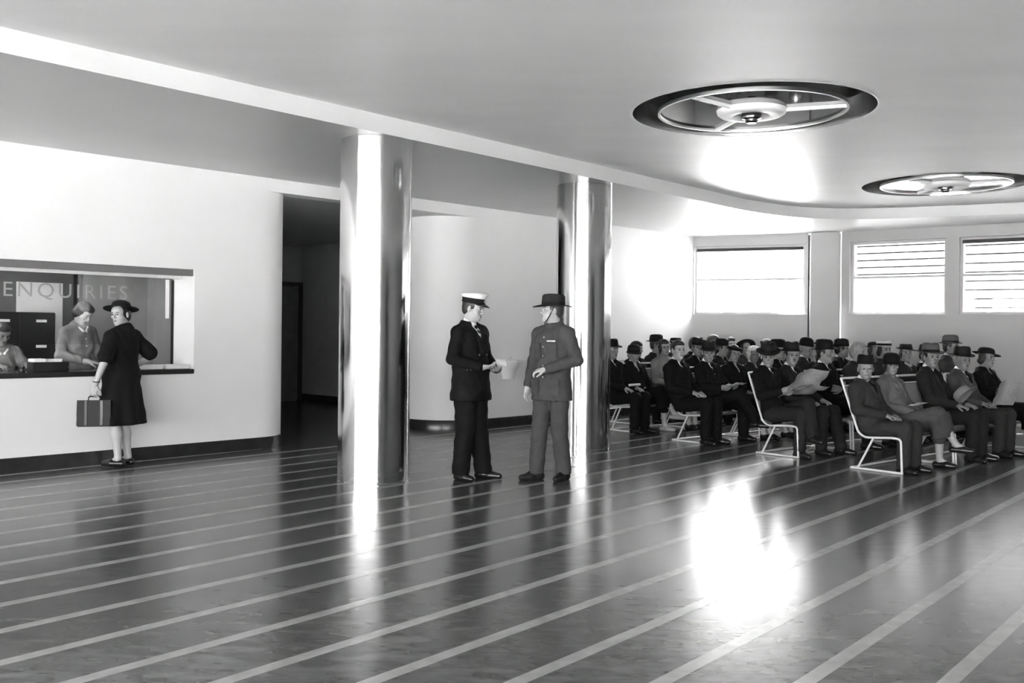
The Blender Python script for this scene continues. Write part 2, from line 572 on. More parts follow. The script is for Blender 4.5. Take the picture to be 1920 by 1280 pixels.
wcount = [1]
def sash_window(P, nr, s0, s1, z0, z1, rail=None, gl='clear', slats=0, blind=False, lifts=True, mull=0, fd=.08, fw=.045, slat_z=None):
    wcount[0] += 1
    c = P((s0 + s1) / 2, .14)
    root = empty('window_%d' % wcount[0], (c.x, c.y, z0))
    tag(root, kind='structure')
    iv = Matrix.Translation(root.location).inverted()
    def bx(name, m, a, b, q0, q1, za, zb, bevel=0):
        return MB().prism([P(a, q0), P(b, q0), P(b, q1), P(a, q1)], za, zb).build(name, m, root, mw=iv, bevel=bevel)
    f = MB()
    e = .002
    for (a, b, za, zb) in ((s0 + e, s0 + fw, z0 + e, z1 - e), (s1 - fw, s1 - e, z0 + e, z1 - e), (s0 + fw, s1 - fw, z1 - fw, z1 - e), (s0 + fw, s1 - fw, z0 + e, z0 + fw)):
        f.prism([P(a, fd), P(b, fd), P(b, fd + .09), P(a, fd + .09)], za, zb)
    f.build('window_frame', 'frame', root, mw=iv)
    zz = [z0 + fw] + ([rail] if rail else []) + [z1 - fw]
    n = mull + 1
    step = (s1 - s0 - 2 * fw) / n
    if rail:
        bx('meeting_rail', 'frame', s0 + fw, s1 - fw, fd + .02, fd + .07, rail - .018, rail + .018)
    for i in range(1, n):
        a = s0 + fw + i * step
        bx('glazing_bar', 'frame', a - .025, a + .025, fd + .01, fd + .08, z0 + fw, z1 - fw)
    for i in range(n):
        for k in range(len(zz) - 1):
            a = s0 + fw + i * step
            bx('pane', gl, a + .001, a + step - .001, fd + .045, fd + .049, zz[k] + .001, zz[k + 1] - .001)
    if slats:
        zs = slat_z or (z0 + fw, z1 - fw)
        for i in range(slats):
            z = zs[0] + (zs[1] - zs[0]) * (i + .5) / slats
            MB().prism([P(s0 + .03, .30), P(s1 - .03, .30), P(s1 - .03, .36), P(s0 + .03, .36)], z - .010, z + .010).build('louvre_slat', 'railgrey', root, mw=iv)
    if blind:
        a, b = P(s0 + fw, fd - .03), P(s1 - fw, fd - .03)
        MB().tube([(a.x, a.y, z1 - fw - .03), (b.x, b.y, z1 - fw - .03)], .03, 12).build('roller_blind', 'blind', root, mw=iv, smooth=True)
    if lifts:
        for fr in (.25, .72):
            a = s0 + (s1 - s0) * fr
            bx('sash_lift', 'paper', a - .03, a + .03, fd - .025, fd, z0 + fw - .02, z0 + fw - .005)
    portal((c.x - nr.x * -.0, c.y, (z0 + z1) / 2), nr, s1 - s0, z1 - z0)
    return root

def px_s(px, a, b):
    r = (px - 960) / 1800
    d = (b - a).normalized()
    return (a.y * r - a.x) / (d.x - d.y * r)
WZ0, WZ1, WRL = 1.80, 3.09, 2.46
s0, s1 = px_s(1300, CORNER, BAY_A), px_s(1509, CORNER, BAY_A)
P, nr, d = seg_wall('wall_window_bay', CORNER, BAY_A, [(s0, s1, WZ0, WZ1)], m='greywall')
sash_window(P, nr, s0, s1, WZ0, WZ1, WRL, 'clear', blind=True)
# pier between the bays
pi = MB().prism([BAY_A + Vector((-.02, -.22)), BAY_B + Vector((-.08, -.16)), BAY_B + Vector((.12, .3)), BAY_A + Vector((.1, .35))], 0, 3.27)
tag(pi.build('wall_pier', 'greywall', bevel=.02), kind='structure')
holes = [(px_s(1592, BAY_B, BAY_C), px_s(1773, BAY_B, BAY_C), WZ0, WZ1)]
h0 = holes[0]
wdt = h0[1] - h0[0]
s = px_s(1797, BAY_B, BAY_C)
while s + wdt < (EAST - BAY_B).length - .2:
    holes.append((s, s + wdt * 1.08, WZ0, WZ1))
    s += wdt * 1.08 + .30
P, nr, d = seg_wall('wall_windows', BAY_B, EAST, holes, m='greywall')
for i, h in enumerate(holes):
    sash_window(P, nr, h[0], h[1], WZ0, WZ1, WRL, 'frosted', slats=8 if i else 5, slat_z=(WRL, WZ1) if i == 0 else None, blind=(i == 1))
# side and back walls of the hall (behind the photographer), glazed to the street
P, nr, d = seg_wall('wall_right', EAST, Vector((XR, YB)), [], m='panelling')
bh = [(.8 + i * 3.05, .8 + i * 3.05 + 2.75, .35, 3.05) for i in range(2, 7)]
P, nr, d = seg_wall('wall_back', Vector((XR, YB)), Vector((XL, YB)), [(a + 1.6, b + 1.6, c_, e_) for a, b, c_, e_ in bh])
for a, b, c_, e_ in bh:
    sash_window(P, nr, a + 1.6, b + 1.6, c_, e_, 2.3, 'clear', lifts=False, mull=2)
P, nr, d = seg_wall('wall_side', Vector((XL, YB)), LEFT, [(1.0, 4.0, .35, 3.05), (4.6, 7.6, .35, 3.05)])
for a in (1.0, 4.6):
    sash_window(P, nr, a, a + 3.0, .35, 3.05, 2.3, 'clear', lifts=False, mull=2)



gr = MB().prism([(-60, -70), (60, -70), (60, 60), (-60, 60)], -.7, -.25).build('ground', 'pave')
tag(gr, kind='structure')
# ------------------------------------------------------------------ columns
def column(x, y, lab):
    b = MB().lathe([(0, 0), (.352, 0), (.352, .012), (.345, .014), (.345, H - .002), (0, H - .002)], 96)
    o = b.build('column', 'steel')
    sm(o, 30)
    o.location = (x, y, 0)
    tag(o, lab, 'column')
column(-1.33, 9.31, 'polished metal column beside the man in the white-topped cap')
column(.89, 12.03, 'polished metal column behind the man in the slouch hat')

# ------------------------------------------------------------------ recessed ceiling lights
def ceiling_light(c, r, lab, spin):
    root = empty('ceiling_light', (c.x, c.y, HR))
    tag(root, lab, 'ceiling light', 'round recessed ceiling lights')
    MB().lathe([(r + .02, -.004), (r + .001, -.006), (r - .01, 0)], 96).build('rim', 'enamel', root, smooth=True)
    MB().lathe([(r - .004, -.002), (r - .012, .05), (r - .012, .22), (r - .26, .24)], 96).build('recess', 'dark_metal', root, smooth=True)
    ri = r - .25
    MB().lathe([(ri - .01, .02), (ri + .012, .02), (ri + .012, -.012), (ri - .01, -.012), (ri - .012, .01)], 96).build('inner_ring', 'dullmetal', root, smooth=True)
    MB().lathe([(0, .012), (ri, .012)], 64).build('mirror_disc', 'mirror', root)
    MB().lathe([(.13, .011), (.15, -.035), (.17, -.045), (.27, -.04), (.30, -.02), (.31, .011)], 64).build('hub_ring', 'enamel', root, smooth=True)
    MB().lathe([(0, -.105), (.04, -.105), (.055, -.09), (.055, -.07), (.085, -.062), (.09, -.035), (.07, .011)], 40).build('lamp_boss', 'dark_metal', root, smooth=True)
    for k in range(3):
        a = spin + k * 2 * math.pi / 3
        b = MB().box(.30, ri - .012, -.015, .015, -.018, .011).build('spoke', 'enamel', root)
        b.rotation_euler = (0, 0, a)
ceiling_light(RING[0][0], RING[0][1], 'round recessed ceiling light mirroring a dark floor, next to the columns', R(-20))
ceiling_light(RING[1][0], RING[1][1], 'round recessed ceiling light mirroring the bright windows, next to the curved soffit', R(-28))

# ================================================================== figures: smooth implicit bodies turned into one mesh each
def V3(*a): return np.array(a, dtype=float)
def nrm(v):
    v = np.asarray(v, float)
    return v / (np.linalg.norm(v) + 1e-12)

class SDF:
    def __init__(s):
        s.ops = []
    def cap(s, a, b, r1, r2=None, k=.03, sub=False):
        r2 = r1 if r2 is None else r2
        a, b = np.asarray(a, float), np.asarray(b, float)
        rm = max(r1, r2)
        s.ops.append(('c', (a, b, r1, r2), k, sub, np.minimum(a, b) - rm, np.maximum(a, b) + rm))
        return s
    def ell(s, c, r, Rm=None, k=.03, sub=False):
        c, r = np.asarray(c, float), np.asarray(r, float)
        Rm = np.eye(3) if Rm is None else Rm
        e = np.sqrt(((Rm * r) ** 2).sum(1))
        s.ops.append(('e', (c, r, Rm), k, sub, c - e, c + e))
        return s
    def econe(s, a, b, right, r1, r2, k=.03, fold=None, rnd=.02):
        """elliptic cone frustum a->b; r = (across, fore-aft)"""
        a, b = np.asarray(a, float), np.asarray(b, float)
        rm = max(*r1, *r2) * 1.12
        s.ops.append(('f', (a, b, nrm(right), r1, r2, fold, rnd), k, False, np.minimum(a, b) - rm, np.maximum(a, b) + rm))
        return s
    def cut(s, n, d):
        """keep n.p <= d"""
        s.ops.append(('p', (np.asarray(n, float), d), 0, False, None, None))
        return s
    def mesh(s, h, fines=(), wrinkle=0.0, wseed=0.0):
        lo = np.min([o[4] for o in s.ops if o[4] is not None and not o[3]], axis=0) - .03
        hi = np.max([o[5] for o in s.ops if o[5] is not None and not o[3]], axis=0) + .03
        ax = []
        for i in range(3):
            seg = sorted([(c[i] - q - 0.0, c[i] + q, hh) for c, q, hh in fines])
            out = [lo[i]]
            while out[-1] < hi[i]:
                x = out[-1]
                st = h
                for a, b, hh in seg:
                    if a - 1e-9 <= x <= b: st = min(st, hh)
                    elif x < a < x + st: st = max(a - x, hh)
                out.append(x + st)
            ax.append(np.array(out, np.float32))
        xs, ys, zs = ax
        G = np.full((len(xs), len(ys), len(zs)), 1.0, np.float32)
        for kind, prm, k, sub, l, u in s.ops:
            if kind == 'p':
                n, d = prm
                pl = n[0] * xs[:, None, None] + n[1] * ys[None, :, None] + n[2] * zs[None, None, :] - d
                np.maximum(G, pl, out=G)
                continue
            pad = k + 2.2 * h
            sl = tuple(slice(max(0, np.searchsorted(A, l[i] - pad) - 1), np.searchsorted(A, u[i] + pad) + 1) for i, A in enumerate(ax))
            X = xs[sl[0]][:, None, None]; Y = ys[sl[1]][None, :, None]; Z = zs[sl[2]][None, None, :]
            if X.size == 0 or Y.size == 0 or Z.size == 0: continue
            if kind == 'c':
                a, b, r1, r2 = prm
                ab = b - a
                L2 = max(ab @ ab, 1e-12)
                px, py, pz = X - a[0], Y - a[1], Z - a[2]
                t = np.clip((px * ab[0] + py * ab[1] + pz * ab[2]) / L2, 0, 1)
                d = np.sqrt((px - t * ab[0]) ** 2 + (py - t * ab[1]) ** 2 + (pz - t * ab[2]) ** 2) - (r1 + (r2 - r1) * t)
            elif kind == 'e':
                c, r, Rm = prm
                px, py, pz = X - c[0], Y - c[1], Z - c[2]
                q = [(px * Rm[0, i] + py * Rm[1, i] + pz * Rm[2, i]) / r[i] for i in range(3)]
                k0 = np.sqrt(q[0] ** 2 + q[1] ** 2 + q[2] ** 2)
                k1 = np.sqrt((q[0] / r[0]) ** 2 + (q[1] / r[1]) ** 2 + (q[2] / r[2]) ** 2) + 1e-6
                d = k0 * (k0 - 1) / k1
            else:
                a, b, rt, r1, r2, fold, rnd = prm
                ab = b - a
                L = np.linalg.norm(ab)
                w = ab / L
                rt = nrm(rt - w * (rt @ w))
                fw = np.cross(w, rt)
                px, py, pz = X - a[0], Y - a[1], Z - a[2]
                tz = px * w[0] + py * w[1] + pz * w[2]
                t = np.clip(tz / L, 0, 1)
                u_ = px * rt[0] + py * rt[1] + pz * rt[2]
                v_ = px * fw[0] + py * fw[1] + pz * fw[2]
                rx = r1[0] + (r2[0] - r1[0]) * t
                ry = r1[1] + (r2[1] - r1[1]) * t
                if fold:
                    ph = np.arctan2(v_ / ry, u_ / rx)
                    m_ = 1 + fold[1] * t * np.sin(fold[0] * ph + 1.3)
                    rx = rx * m_; ry = ry * m_
                d = (np.sqrt((u_ / rx) ** 2 + (v_ / ry) ** 2 + 1e-9) - 1) * np.minimum(rx, ry)
                dz = np.abs(tz - L / 2) - L / 2
                d = np.maximum(d, dz + np.zeros_like(d))
            blk = G[sl]
            d = d.astype(np.float32)
            if sub:
                d = -d
                hh = np.maximum(k - np.abs(blk - d), 0) / max(k, 1e-6)
                G[sl] = np.maximum(blk, d) + hh * hh * k * .25
            else:
                hh = np.maximum(k - np.abs(blk - d), 0) / max(k, 1e-6)
                G[sl] = np.minimum(blk, d) - hh * hh * k * .25
        if wrinkle:
            X = xs[:, None, None] + wseed; Y = ys[None, :, None]; Z = zs[None, None, :]
            G += wrinkle * (np.sin(31 * Z + 9 * np.sin(14 * X) + 5 * Y) * np.sin(17 * X + 13 * Y + 1.7) + .6 * np.sin(53 * Z + 21 * X - 17 * Y))
        return nets(G, xs, ys, zs)

CORN = np.array([(a, b, c) for a in (0, 1) for b in (0, 1) for c in (0, 1)])
EDG = [(i, j) for i in range(8) for j in range(i + 1, 8) if np.abs(CORN[i] - CORN[j]).sum() == 1]
def nets(G, xs, ys, zs):
    S = G < 0
    S[0] = S[-1] = False; S[:, 0] = S[:, -1] = False; S[:, :, 0] = S[:, :, -1] = False
    cnt = np.zeros(tuple(n - 1 for n in G.shape), np.int8)
    for a, b, c in CORN:
        cnt += S[a:S.shape[0] - 1 + a, b:S.shape[1] - 1 + b, c:S.shape[2] - 1 + c]
    mixed = (cnt > 0) & (cnt < 8)
    idx = np.argwhere(mixed)
    i, j, k = idx.T
    vals = np.stack([G[i + a, j + b, k + c] for a, b, c in CORN], 1)
    sg = np.stack([S[i + a, j + b, k + c] for a, b, c in CORN], 1)
    acc = np.zeros((len(idx), 3), np.float32)
    num = np.zeros((len(idx), 1), np.float32)
    for a, b in EDG:
        m = (sg[:, a] != sg[:, b])[:, None]
        va, vb = vals[:, a], vals[:, b]
        t = np.clip(np.where(np.abs(va - vb) > 1e-9, va / (va - vb + 1e-12), .5), 0, 1)[:, None]
        acc += np.where(m, CORN[a] + (CORN[b] - CORN[a]) * t, 0)
        num += m
    fr = acc / np.maximum(num, 1)
    lo = np.stack([xs[i], ys[j], zs[k]], 1)
    hi = np.stack([xs[i + 1], ys[j + 1], zs[k + 1]], 1)
    verts = lo + fr * (hi - lo)
    cid = np.full(mixed.shape, -1, np.int32)
    cid[mixed] = np.arange(len(idx))
    quads = []
    def q(e, cells, s0):
        c = np.stack(cells, 1)
        c = np.where(s0[:, None], c, c[:, ::-1])
        quads.append(c[(c >= 0).all(1)])
    e = np.argwhere(S[:-1, 1:-1, 1:-1] != S[1:, 1:-1, 1:-1]); a, b, c = e[:, 0], e[:, 1] + 1, e[:, 2] + 1
    q(e, [cid[a, b - 1, c - 1], cid[a, b, c - 1], cid[a, b, c], cid[a, b - 1, c]], S[a, b, c])
    e = np.argwhere(S[1:-1, :-1, 1:-1] != S[1:-1, 1:, 1:-1]); a, b, c = e[:, 0] + 1, e[:, 1], e[:, 2] + 1
    q(e, [cid[a - 1, b, c - 1], cid[a - 1, b, c], cid[a, b, c], cid[a, b, c - 1]], S[a, b, c])
    e = np.argwhere(S[1:-1, 1:-1, :-1] != S[1:-1, 1:-1, 1:]); a, b, c = e[:, 0] + 1, e[:, 1] + 1, e[:, 2]
    q(e, [cid[a - 1, b - 1, c], cid[a, b - 1, c], cid[a, b, c], cid[a - 1, b, c]], S[a, b, c])
    return verts, np.concatenate(quads)

def np_mesh(name, v, f, mi=None):
    me = bpy.data.meshes.new(name)
    me.vertices.add(len(v))
    me.vertices.foreach_set('co', np.ascontiguousarray(v, np.float32).ravel())
    n = f.shape[1]
    me.loops.add(f.size)
    me.loops.foreach_set('vertex_index', np.ascontiguousarray(f, np.int32).ravel())
    me.polygons.add(len(f))
    me.polygons.foreach_set('loop_start', np.arange(0, f.size, n, dtype=np.int32))
    me.polygons.foreach_set('use_smooth', np.ones(len(f), bool))
    if mi is not None:
        me.polygons.foreach_set('material_index', mi.astype(np.int32))
    me.update(calc_edges=True)
    return me

# ---- cloth, skin and hair
for nm, g, ro in (('skin', .25, .5), ('skin_fair', .40, .5), ('skin_tan', .16, .5), ('stocking', .45, .45), ('eye_dark', .02, .2), ('brow_dark', .05, .7), ('brow_grey', .25, .7), ('lip', .10, .45)):  # seated figures' backlit shade is put into the darker skin colours
    M[nm] = mat(nm, g, ro, var=.04, scale=40)
for nm, g in (('hair_black', .012), ('hair_brown', .035), ('hair_grey', .25), ('hair_white', .6)):
    M[nm] = mat(nm, g, .45, var=.35, scale=60, stretch=(1, 1, .15), bump=.25, bscale=140)
for nm, g in (('cloth_black', .007), ('cloth_navy', .0065), ('cloth_charcoal', .022), ('cloth_dark', .035), ('cloth_mid', .075), ('cloth_khaki', .062), ('cloth_tweed', .13), ('cloth_grey', .22), ('cloth_pale', .42), ('cloth_white', .78)):
    M[nm] = mat(nm, g, .82, var=.10, scale=14, bump=.12, bscale=220, spec=.15)
M['felt_black'] = mat('felt_black', .008, .8, bump=.05, bscale=300, spec=.2)
M['felt_dark'] = mat('felt_dark', .018, .8, bump=.05, bscale=300, spec=.2)
M['felt_mid'] = mat('felt_mid', .09, .8, bump=.05, bscale=300, spec=.2)
M['felt_pale'] = mat('felt_pale', .5, .8, bump=.05, bscale=300, spec=.2)
M['leather_black'] = mat('leather_black', .012, .22)
M['leather_dark'] = mat('leather_dark', .012, .55, var=.3, spec=.3)
M['buckle_strap'] = mat('pale_strap', .09, .5)
M['brass'] = mat('pale_brass', .6, .3, 1.0)
M['ribbon'] = mat('medal_ribbon', .55, .6, var=.5, scale=120, stretch=(1, .01, .01))
M['newsprint'] = mat('grey_newsprint', .42, .8, var=.22, scale=90, stretch=(.3, 1, 1))

def rot3(yaw, pitch, roll):
    """head turn in degrees: yaw + = to the figure's left, pitch + = down, roll + = to its right"""
    y, p, r = R(yaw), R(pitch), R(roll)
    Rz = np.array(((math.cos(y), -math.sin(y), 0), (math.sin(y), math.cos(y), 0), (0, 0, 1)))
    Rx = np.array(((1, 0, 0), (0, math.cos(-p), -math.sin(-p)), (0, math.sin(-p), math.cos(-p))))
    Ry = np.array(((math.cos(r), 0, math.sin(r)), (0, 1, 0), (-math.sin(r), 0, math.cos(r))))
    return Rz @ Rx @ Ry

def head_prims(s, c, Rm, sc, fat=1.0, woman=False, ears=True):
    P = lambda x, y, z: c + Rm @ (np.array((x, y, z)) * sc)
    E = lambda p, r, k=.02, sub=False: s.ell(P(*p), np.array(r) * sc, Rm, k * sc, sub)
    K = lambda a, b, r1, r2=None, k=.01, sub=False: s.cap(P(*a), P(*b), r1 * sc, (r1 if r2 is None else r2) * sc, k * sc, sub)
    jw = (.052 if woman else .060) * fat
    E((0, -.014, .036), (.076, .097, .087), .03)
    E((0, .020, -.042), (jw, .070, .074), .03)
    E((0, .036, -.070), (.049 * fat, .048, .043), .03)
    E((0, .071, -.100), (.024, .022, .019), .022)
    E((0, .060, .035), (.058, .030, .045), .03)
    for q in (-1, 1):
        E((q * .044, .058, -.022), (.021, .024, .017), .02)
        if ears: E((q * .0805, -.006, -.010), (.009, .020, .033), .006)
        E((q * .030, .098, .002), (.017, .016, .012), .012, True)
        E((q * .030, .078, .002), (.0125, .0125, .0115), .003)
    K((-.036, .082, .021), (.036, .082, .021), .0085 if not woman else .006, k=.014)
    K((0, .090, .012), (0, .112, -.026), .0075, .0125, .012)
    for q in (-1, 1):
        K((q * .011, .099, -.031), (q * .006, .104, -.032), .0085, k=.006)
    K((-.019, .086, -.060), (.019, .086, -.060), .0062, k=.007)
    K((-.016, .087, -.071), (.016, .087, -.071), .0072, k=.007)
    return P

def hand_prims(s, w, d, n, side, curl, sc=1.0, spread=.12):
    """w wrist, d towards the fingers, n = out of the palm, side = +1 thumb towards cross(n, d)"""
    d = nrm(d); n = np.asarray(n, float); n = nrm(n - d * (n @ d))
    l = np.cross(n, d) * side
    Rm = np.stack([l, d, n], 1)
    s.ell(w + d * .050 * sc, (.041 * sc, .054 * sc, .017 * sc), Rm, .018)
    s.cap(w - d * .02, w + d * .03 * sc, .026 * sc, .024 * sc, .02)
    ln = (.074, .083, .077, .060)
    cu = curl if isinstance(curl, (list, tuple)) else [curl] * 4
    for i in range(4):
        p = w + d * (.088 - .004 * abs(i - 1.3)) * sc + l * (.030 - .0205 * i) * sc
        a = cu[i] * .55
        for g, fr in ((0, .45), (1, .31), (2, .24)):
            dd = nrm(d * math.cos(a) + n * math.sin(a) + l * spread * (1.4 - i) * .5 * (1 if g == 0 else .4))
            e = p + dd * ln[i] * fr * sc
            s.cap(p, e, (.0098 - .0009 * g) * sc, (.0091 - .0009 * g) * sc, .004)
            p = e
            a += cu[i] * (.75 if g == 0 else .55)
    p = w + d * .022 * sc + l * .030 * sc
    e = p + nrm(d * .72 + l * .55 + n * .42) * .048 * sc
    s.cap(p, e, .0135 * sc, .0115 * sc, .012)
    f = e + nrm(d * .9 + l * .05 + n * .5) * .036 * sc
    s.cap(e, f, .0112 * sc, .009 * sc, .004)

# ---- hats in head coordinates
def hat_rings(rx, ry, h, brim, dz, top=(.99, .94, .82, .55, .26), crease=.02, pinch=.0, n=36, lean=0.0, z0=0.0, dome=False):
    """brim = (front, side, back) widths; dz(phi) = brim height; returns verts, faces and the ring fn"""
    V, F = [], []
    lv = (.0, .38, .78, .95, 1.0, 1.0) if not dome else (.0, .45, .76, .92, .98, 1.0)
    tp = (1.0,) + tuple(top)
    def ring(sx, sy, zf):
        k = len(V)
        for i in range(n):
            p = 2 * math.pi * i / n
            c, s_ = math.cos(p), math.sin(p)
            x, y, z = sx(p) * c, sy(p) * s_, zf(p)
            V.append((x, y, z))
        return k
    def bw(p):
        s_ = math.sin(p)
        return brim[1] + (brim[0] - brim[1]) * max(s_, 0) ** 2 + (brim[2] - brim[1]) * max(-s_, 0) ** 2
    ks = []
    ks.append(ring(lambda p: rx * .97, lambda p: ry * .97, lambda p: z0 - .003))
    ks.append(ring(lambda p: rx + bw(p), lambda p: ry + bw(p), lambda p: z0 + dz(p) - .003))
    ks.append(ring(lambda p: rx + bw(p) * 1.0, lambda p: ry + bw(p) * 1.0, lambda p: z0 + dz(p) + .002))
    ks.append(ring(lambda p: rx + bw(p) * .45, lambda p: ry + bw(p) * .45, lambda p: z0 + dz(p) * .35 + .003))
    for L, t in zip(lv, tp):
        k = len(V)
        for i in range(n):
            p = 2 * math.pi * i / n
            c, s_ = math.cos(p), math.sin(p)
            pn = 1 - pinch * max(s_, 0) ** 3 * L
            x = rx * t * c * pn
            y = ry * t * s_ + lean * L
            z = z0 + .003 + h * L
            if L > .9:
                z -= crease * math.exp(-(x / (.38 * rx)) ** 2) * (1 - .35 * s_)
            V.append((x, y, z))
        ks.append(k)
    for a, b in zip(ks[:-1], ks[1:]):
        for i in range(n):
            j = (i + 1) % n
            F.append((a + i, a + j, b + j, b + i))
    V.append((0, lean, z0 + .003 + h - crease * 1.0))
    cidx = len(V) - 1
    for i in range(n):
        F.append((ks[-1] + i, ks[-1] + (i + 1) % n, cidx))
    return V, F
def band_rings(rx, ry, za, zb, n=36, g=.0022, tp=.995):
    V, F = [], []
    for z, t in ((za, 1), (zb, tp)):
        for gg in (0, g):
            for i in range(n):
                p = 2 * math.pi * i / n
                V.append(((rx * t + gg) * math.cos(p), (ry * t + gg) * math.sin(p), z))
    for i in range(n):
        j = (i + 1) % n
        F += [(n + i, n + j, 3 * n + j, 3 * n + i), (2 * n + i, 3 * n + i, 3 * n + j, 2 * n + j), (i, j, n + j, n + i)]
    return V, F

HATS = {
 'fedora': dict(a=dict(rx=.092, ry=.114, h=.112, brim=(.058, .052, .056), dz=lambda p: -.012 * max(math.sin(p), 0) + .014 * math.cos(p) ** 2 + .006 * max(-math.sin(p), 0), crease=.026, pinch=.28), band=(.004, .034)),
 'homburg': dict(a=dict(rx=.092, ry=.114, h=.118, brim=(.045, .05, .045), dz=lambda p: .020 * math.cos(p) ** 2, crease=.03, pinch=.12), band=(.004, .036)),
 'bowler': dict(a=dict(rx=.092, ry=.114, h=.115, brim=(.036, .042, .036), dz=lambda p: .018 * math.cos(p) ** 2, crease=0, dome=True, top=(.985, .86, .62, .36, .15)), band=(.004, .026)),
 'slouch': dict(a=dict(rx=.092, ry=.116, h=.108, brim=(.088, .070, .078), dz=lambda p: -.022 * max(math.sin(p), 0) - .018 * max(-math.sin(p), 0) + .006 * math.cos(p) ** 2, crease=.014, pinch=.10, top=(1.0, .97, .88, .6, .28)), band=(.004, .034)),
 'wide': dict(a=dict(rx=.090, ry=.112, h=.078, brim=(.075, .085, .055), dz=lambda p: .012 * math.cos(p) - .006, crease=0, dome=True, top=(.98, .88, .66, .4, .18)), band=(.004, .022)),
 'cloche': dict(a=dict(rx=.096, ry=.116, h=.105, brim=(.022, .020, .010), dz=lambda p: -.020, crease=0, dome=True, top=(.99, .88, .64, .38, .16), z0=-.015), band=(-.008, .02)),
 'tilt': dict(a=dict(rx=.090, ry=.112, h=.075, brim=(.050, .048, .030), dz=lambda p: .020 * math.cos(p) - .010 * math.sin(p), crease=.012, top=(.98, .92, .8, .5, .25)), band=(.004, .026)),
 'boater': dict(a=dict(rx=.092, ry=.114, h=.070, brim=(.062, .066, .062), dz=lambda p: 0.0, crease=0, top=(1, 1, .97, .6, .3)), band=(.006, .036)),
 'beret': dict(a=dict(rx=.090, ry=.110, h=.045, brim=(.002, .002, .002), dz=lambda p: 0.0, crease=-.004, top=(1.22, 1.28, 1.1, .7, .3), lean=-.008), band=(.001, .014)),
 'flatcap': dict(a=dict(rx=.092, ry=.112, h=.046, brim=(.050, .003, .002), dz=lambda p: -.014 * max(math.sin(p), 0), crease=-.003, top=(1.1, 1.12, .98, .62, .3), lean=.006), band=(.001, .01)),
}

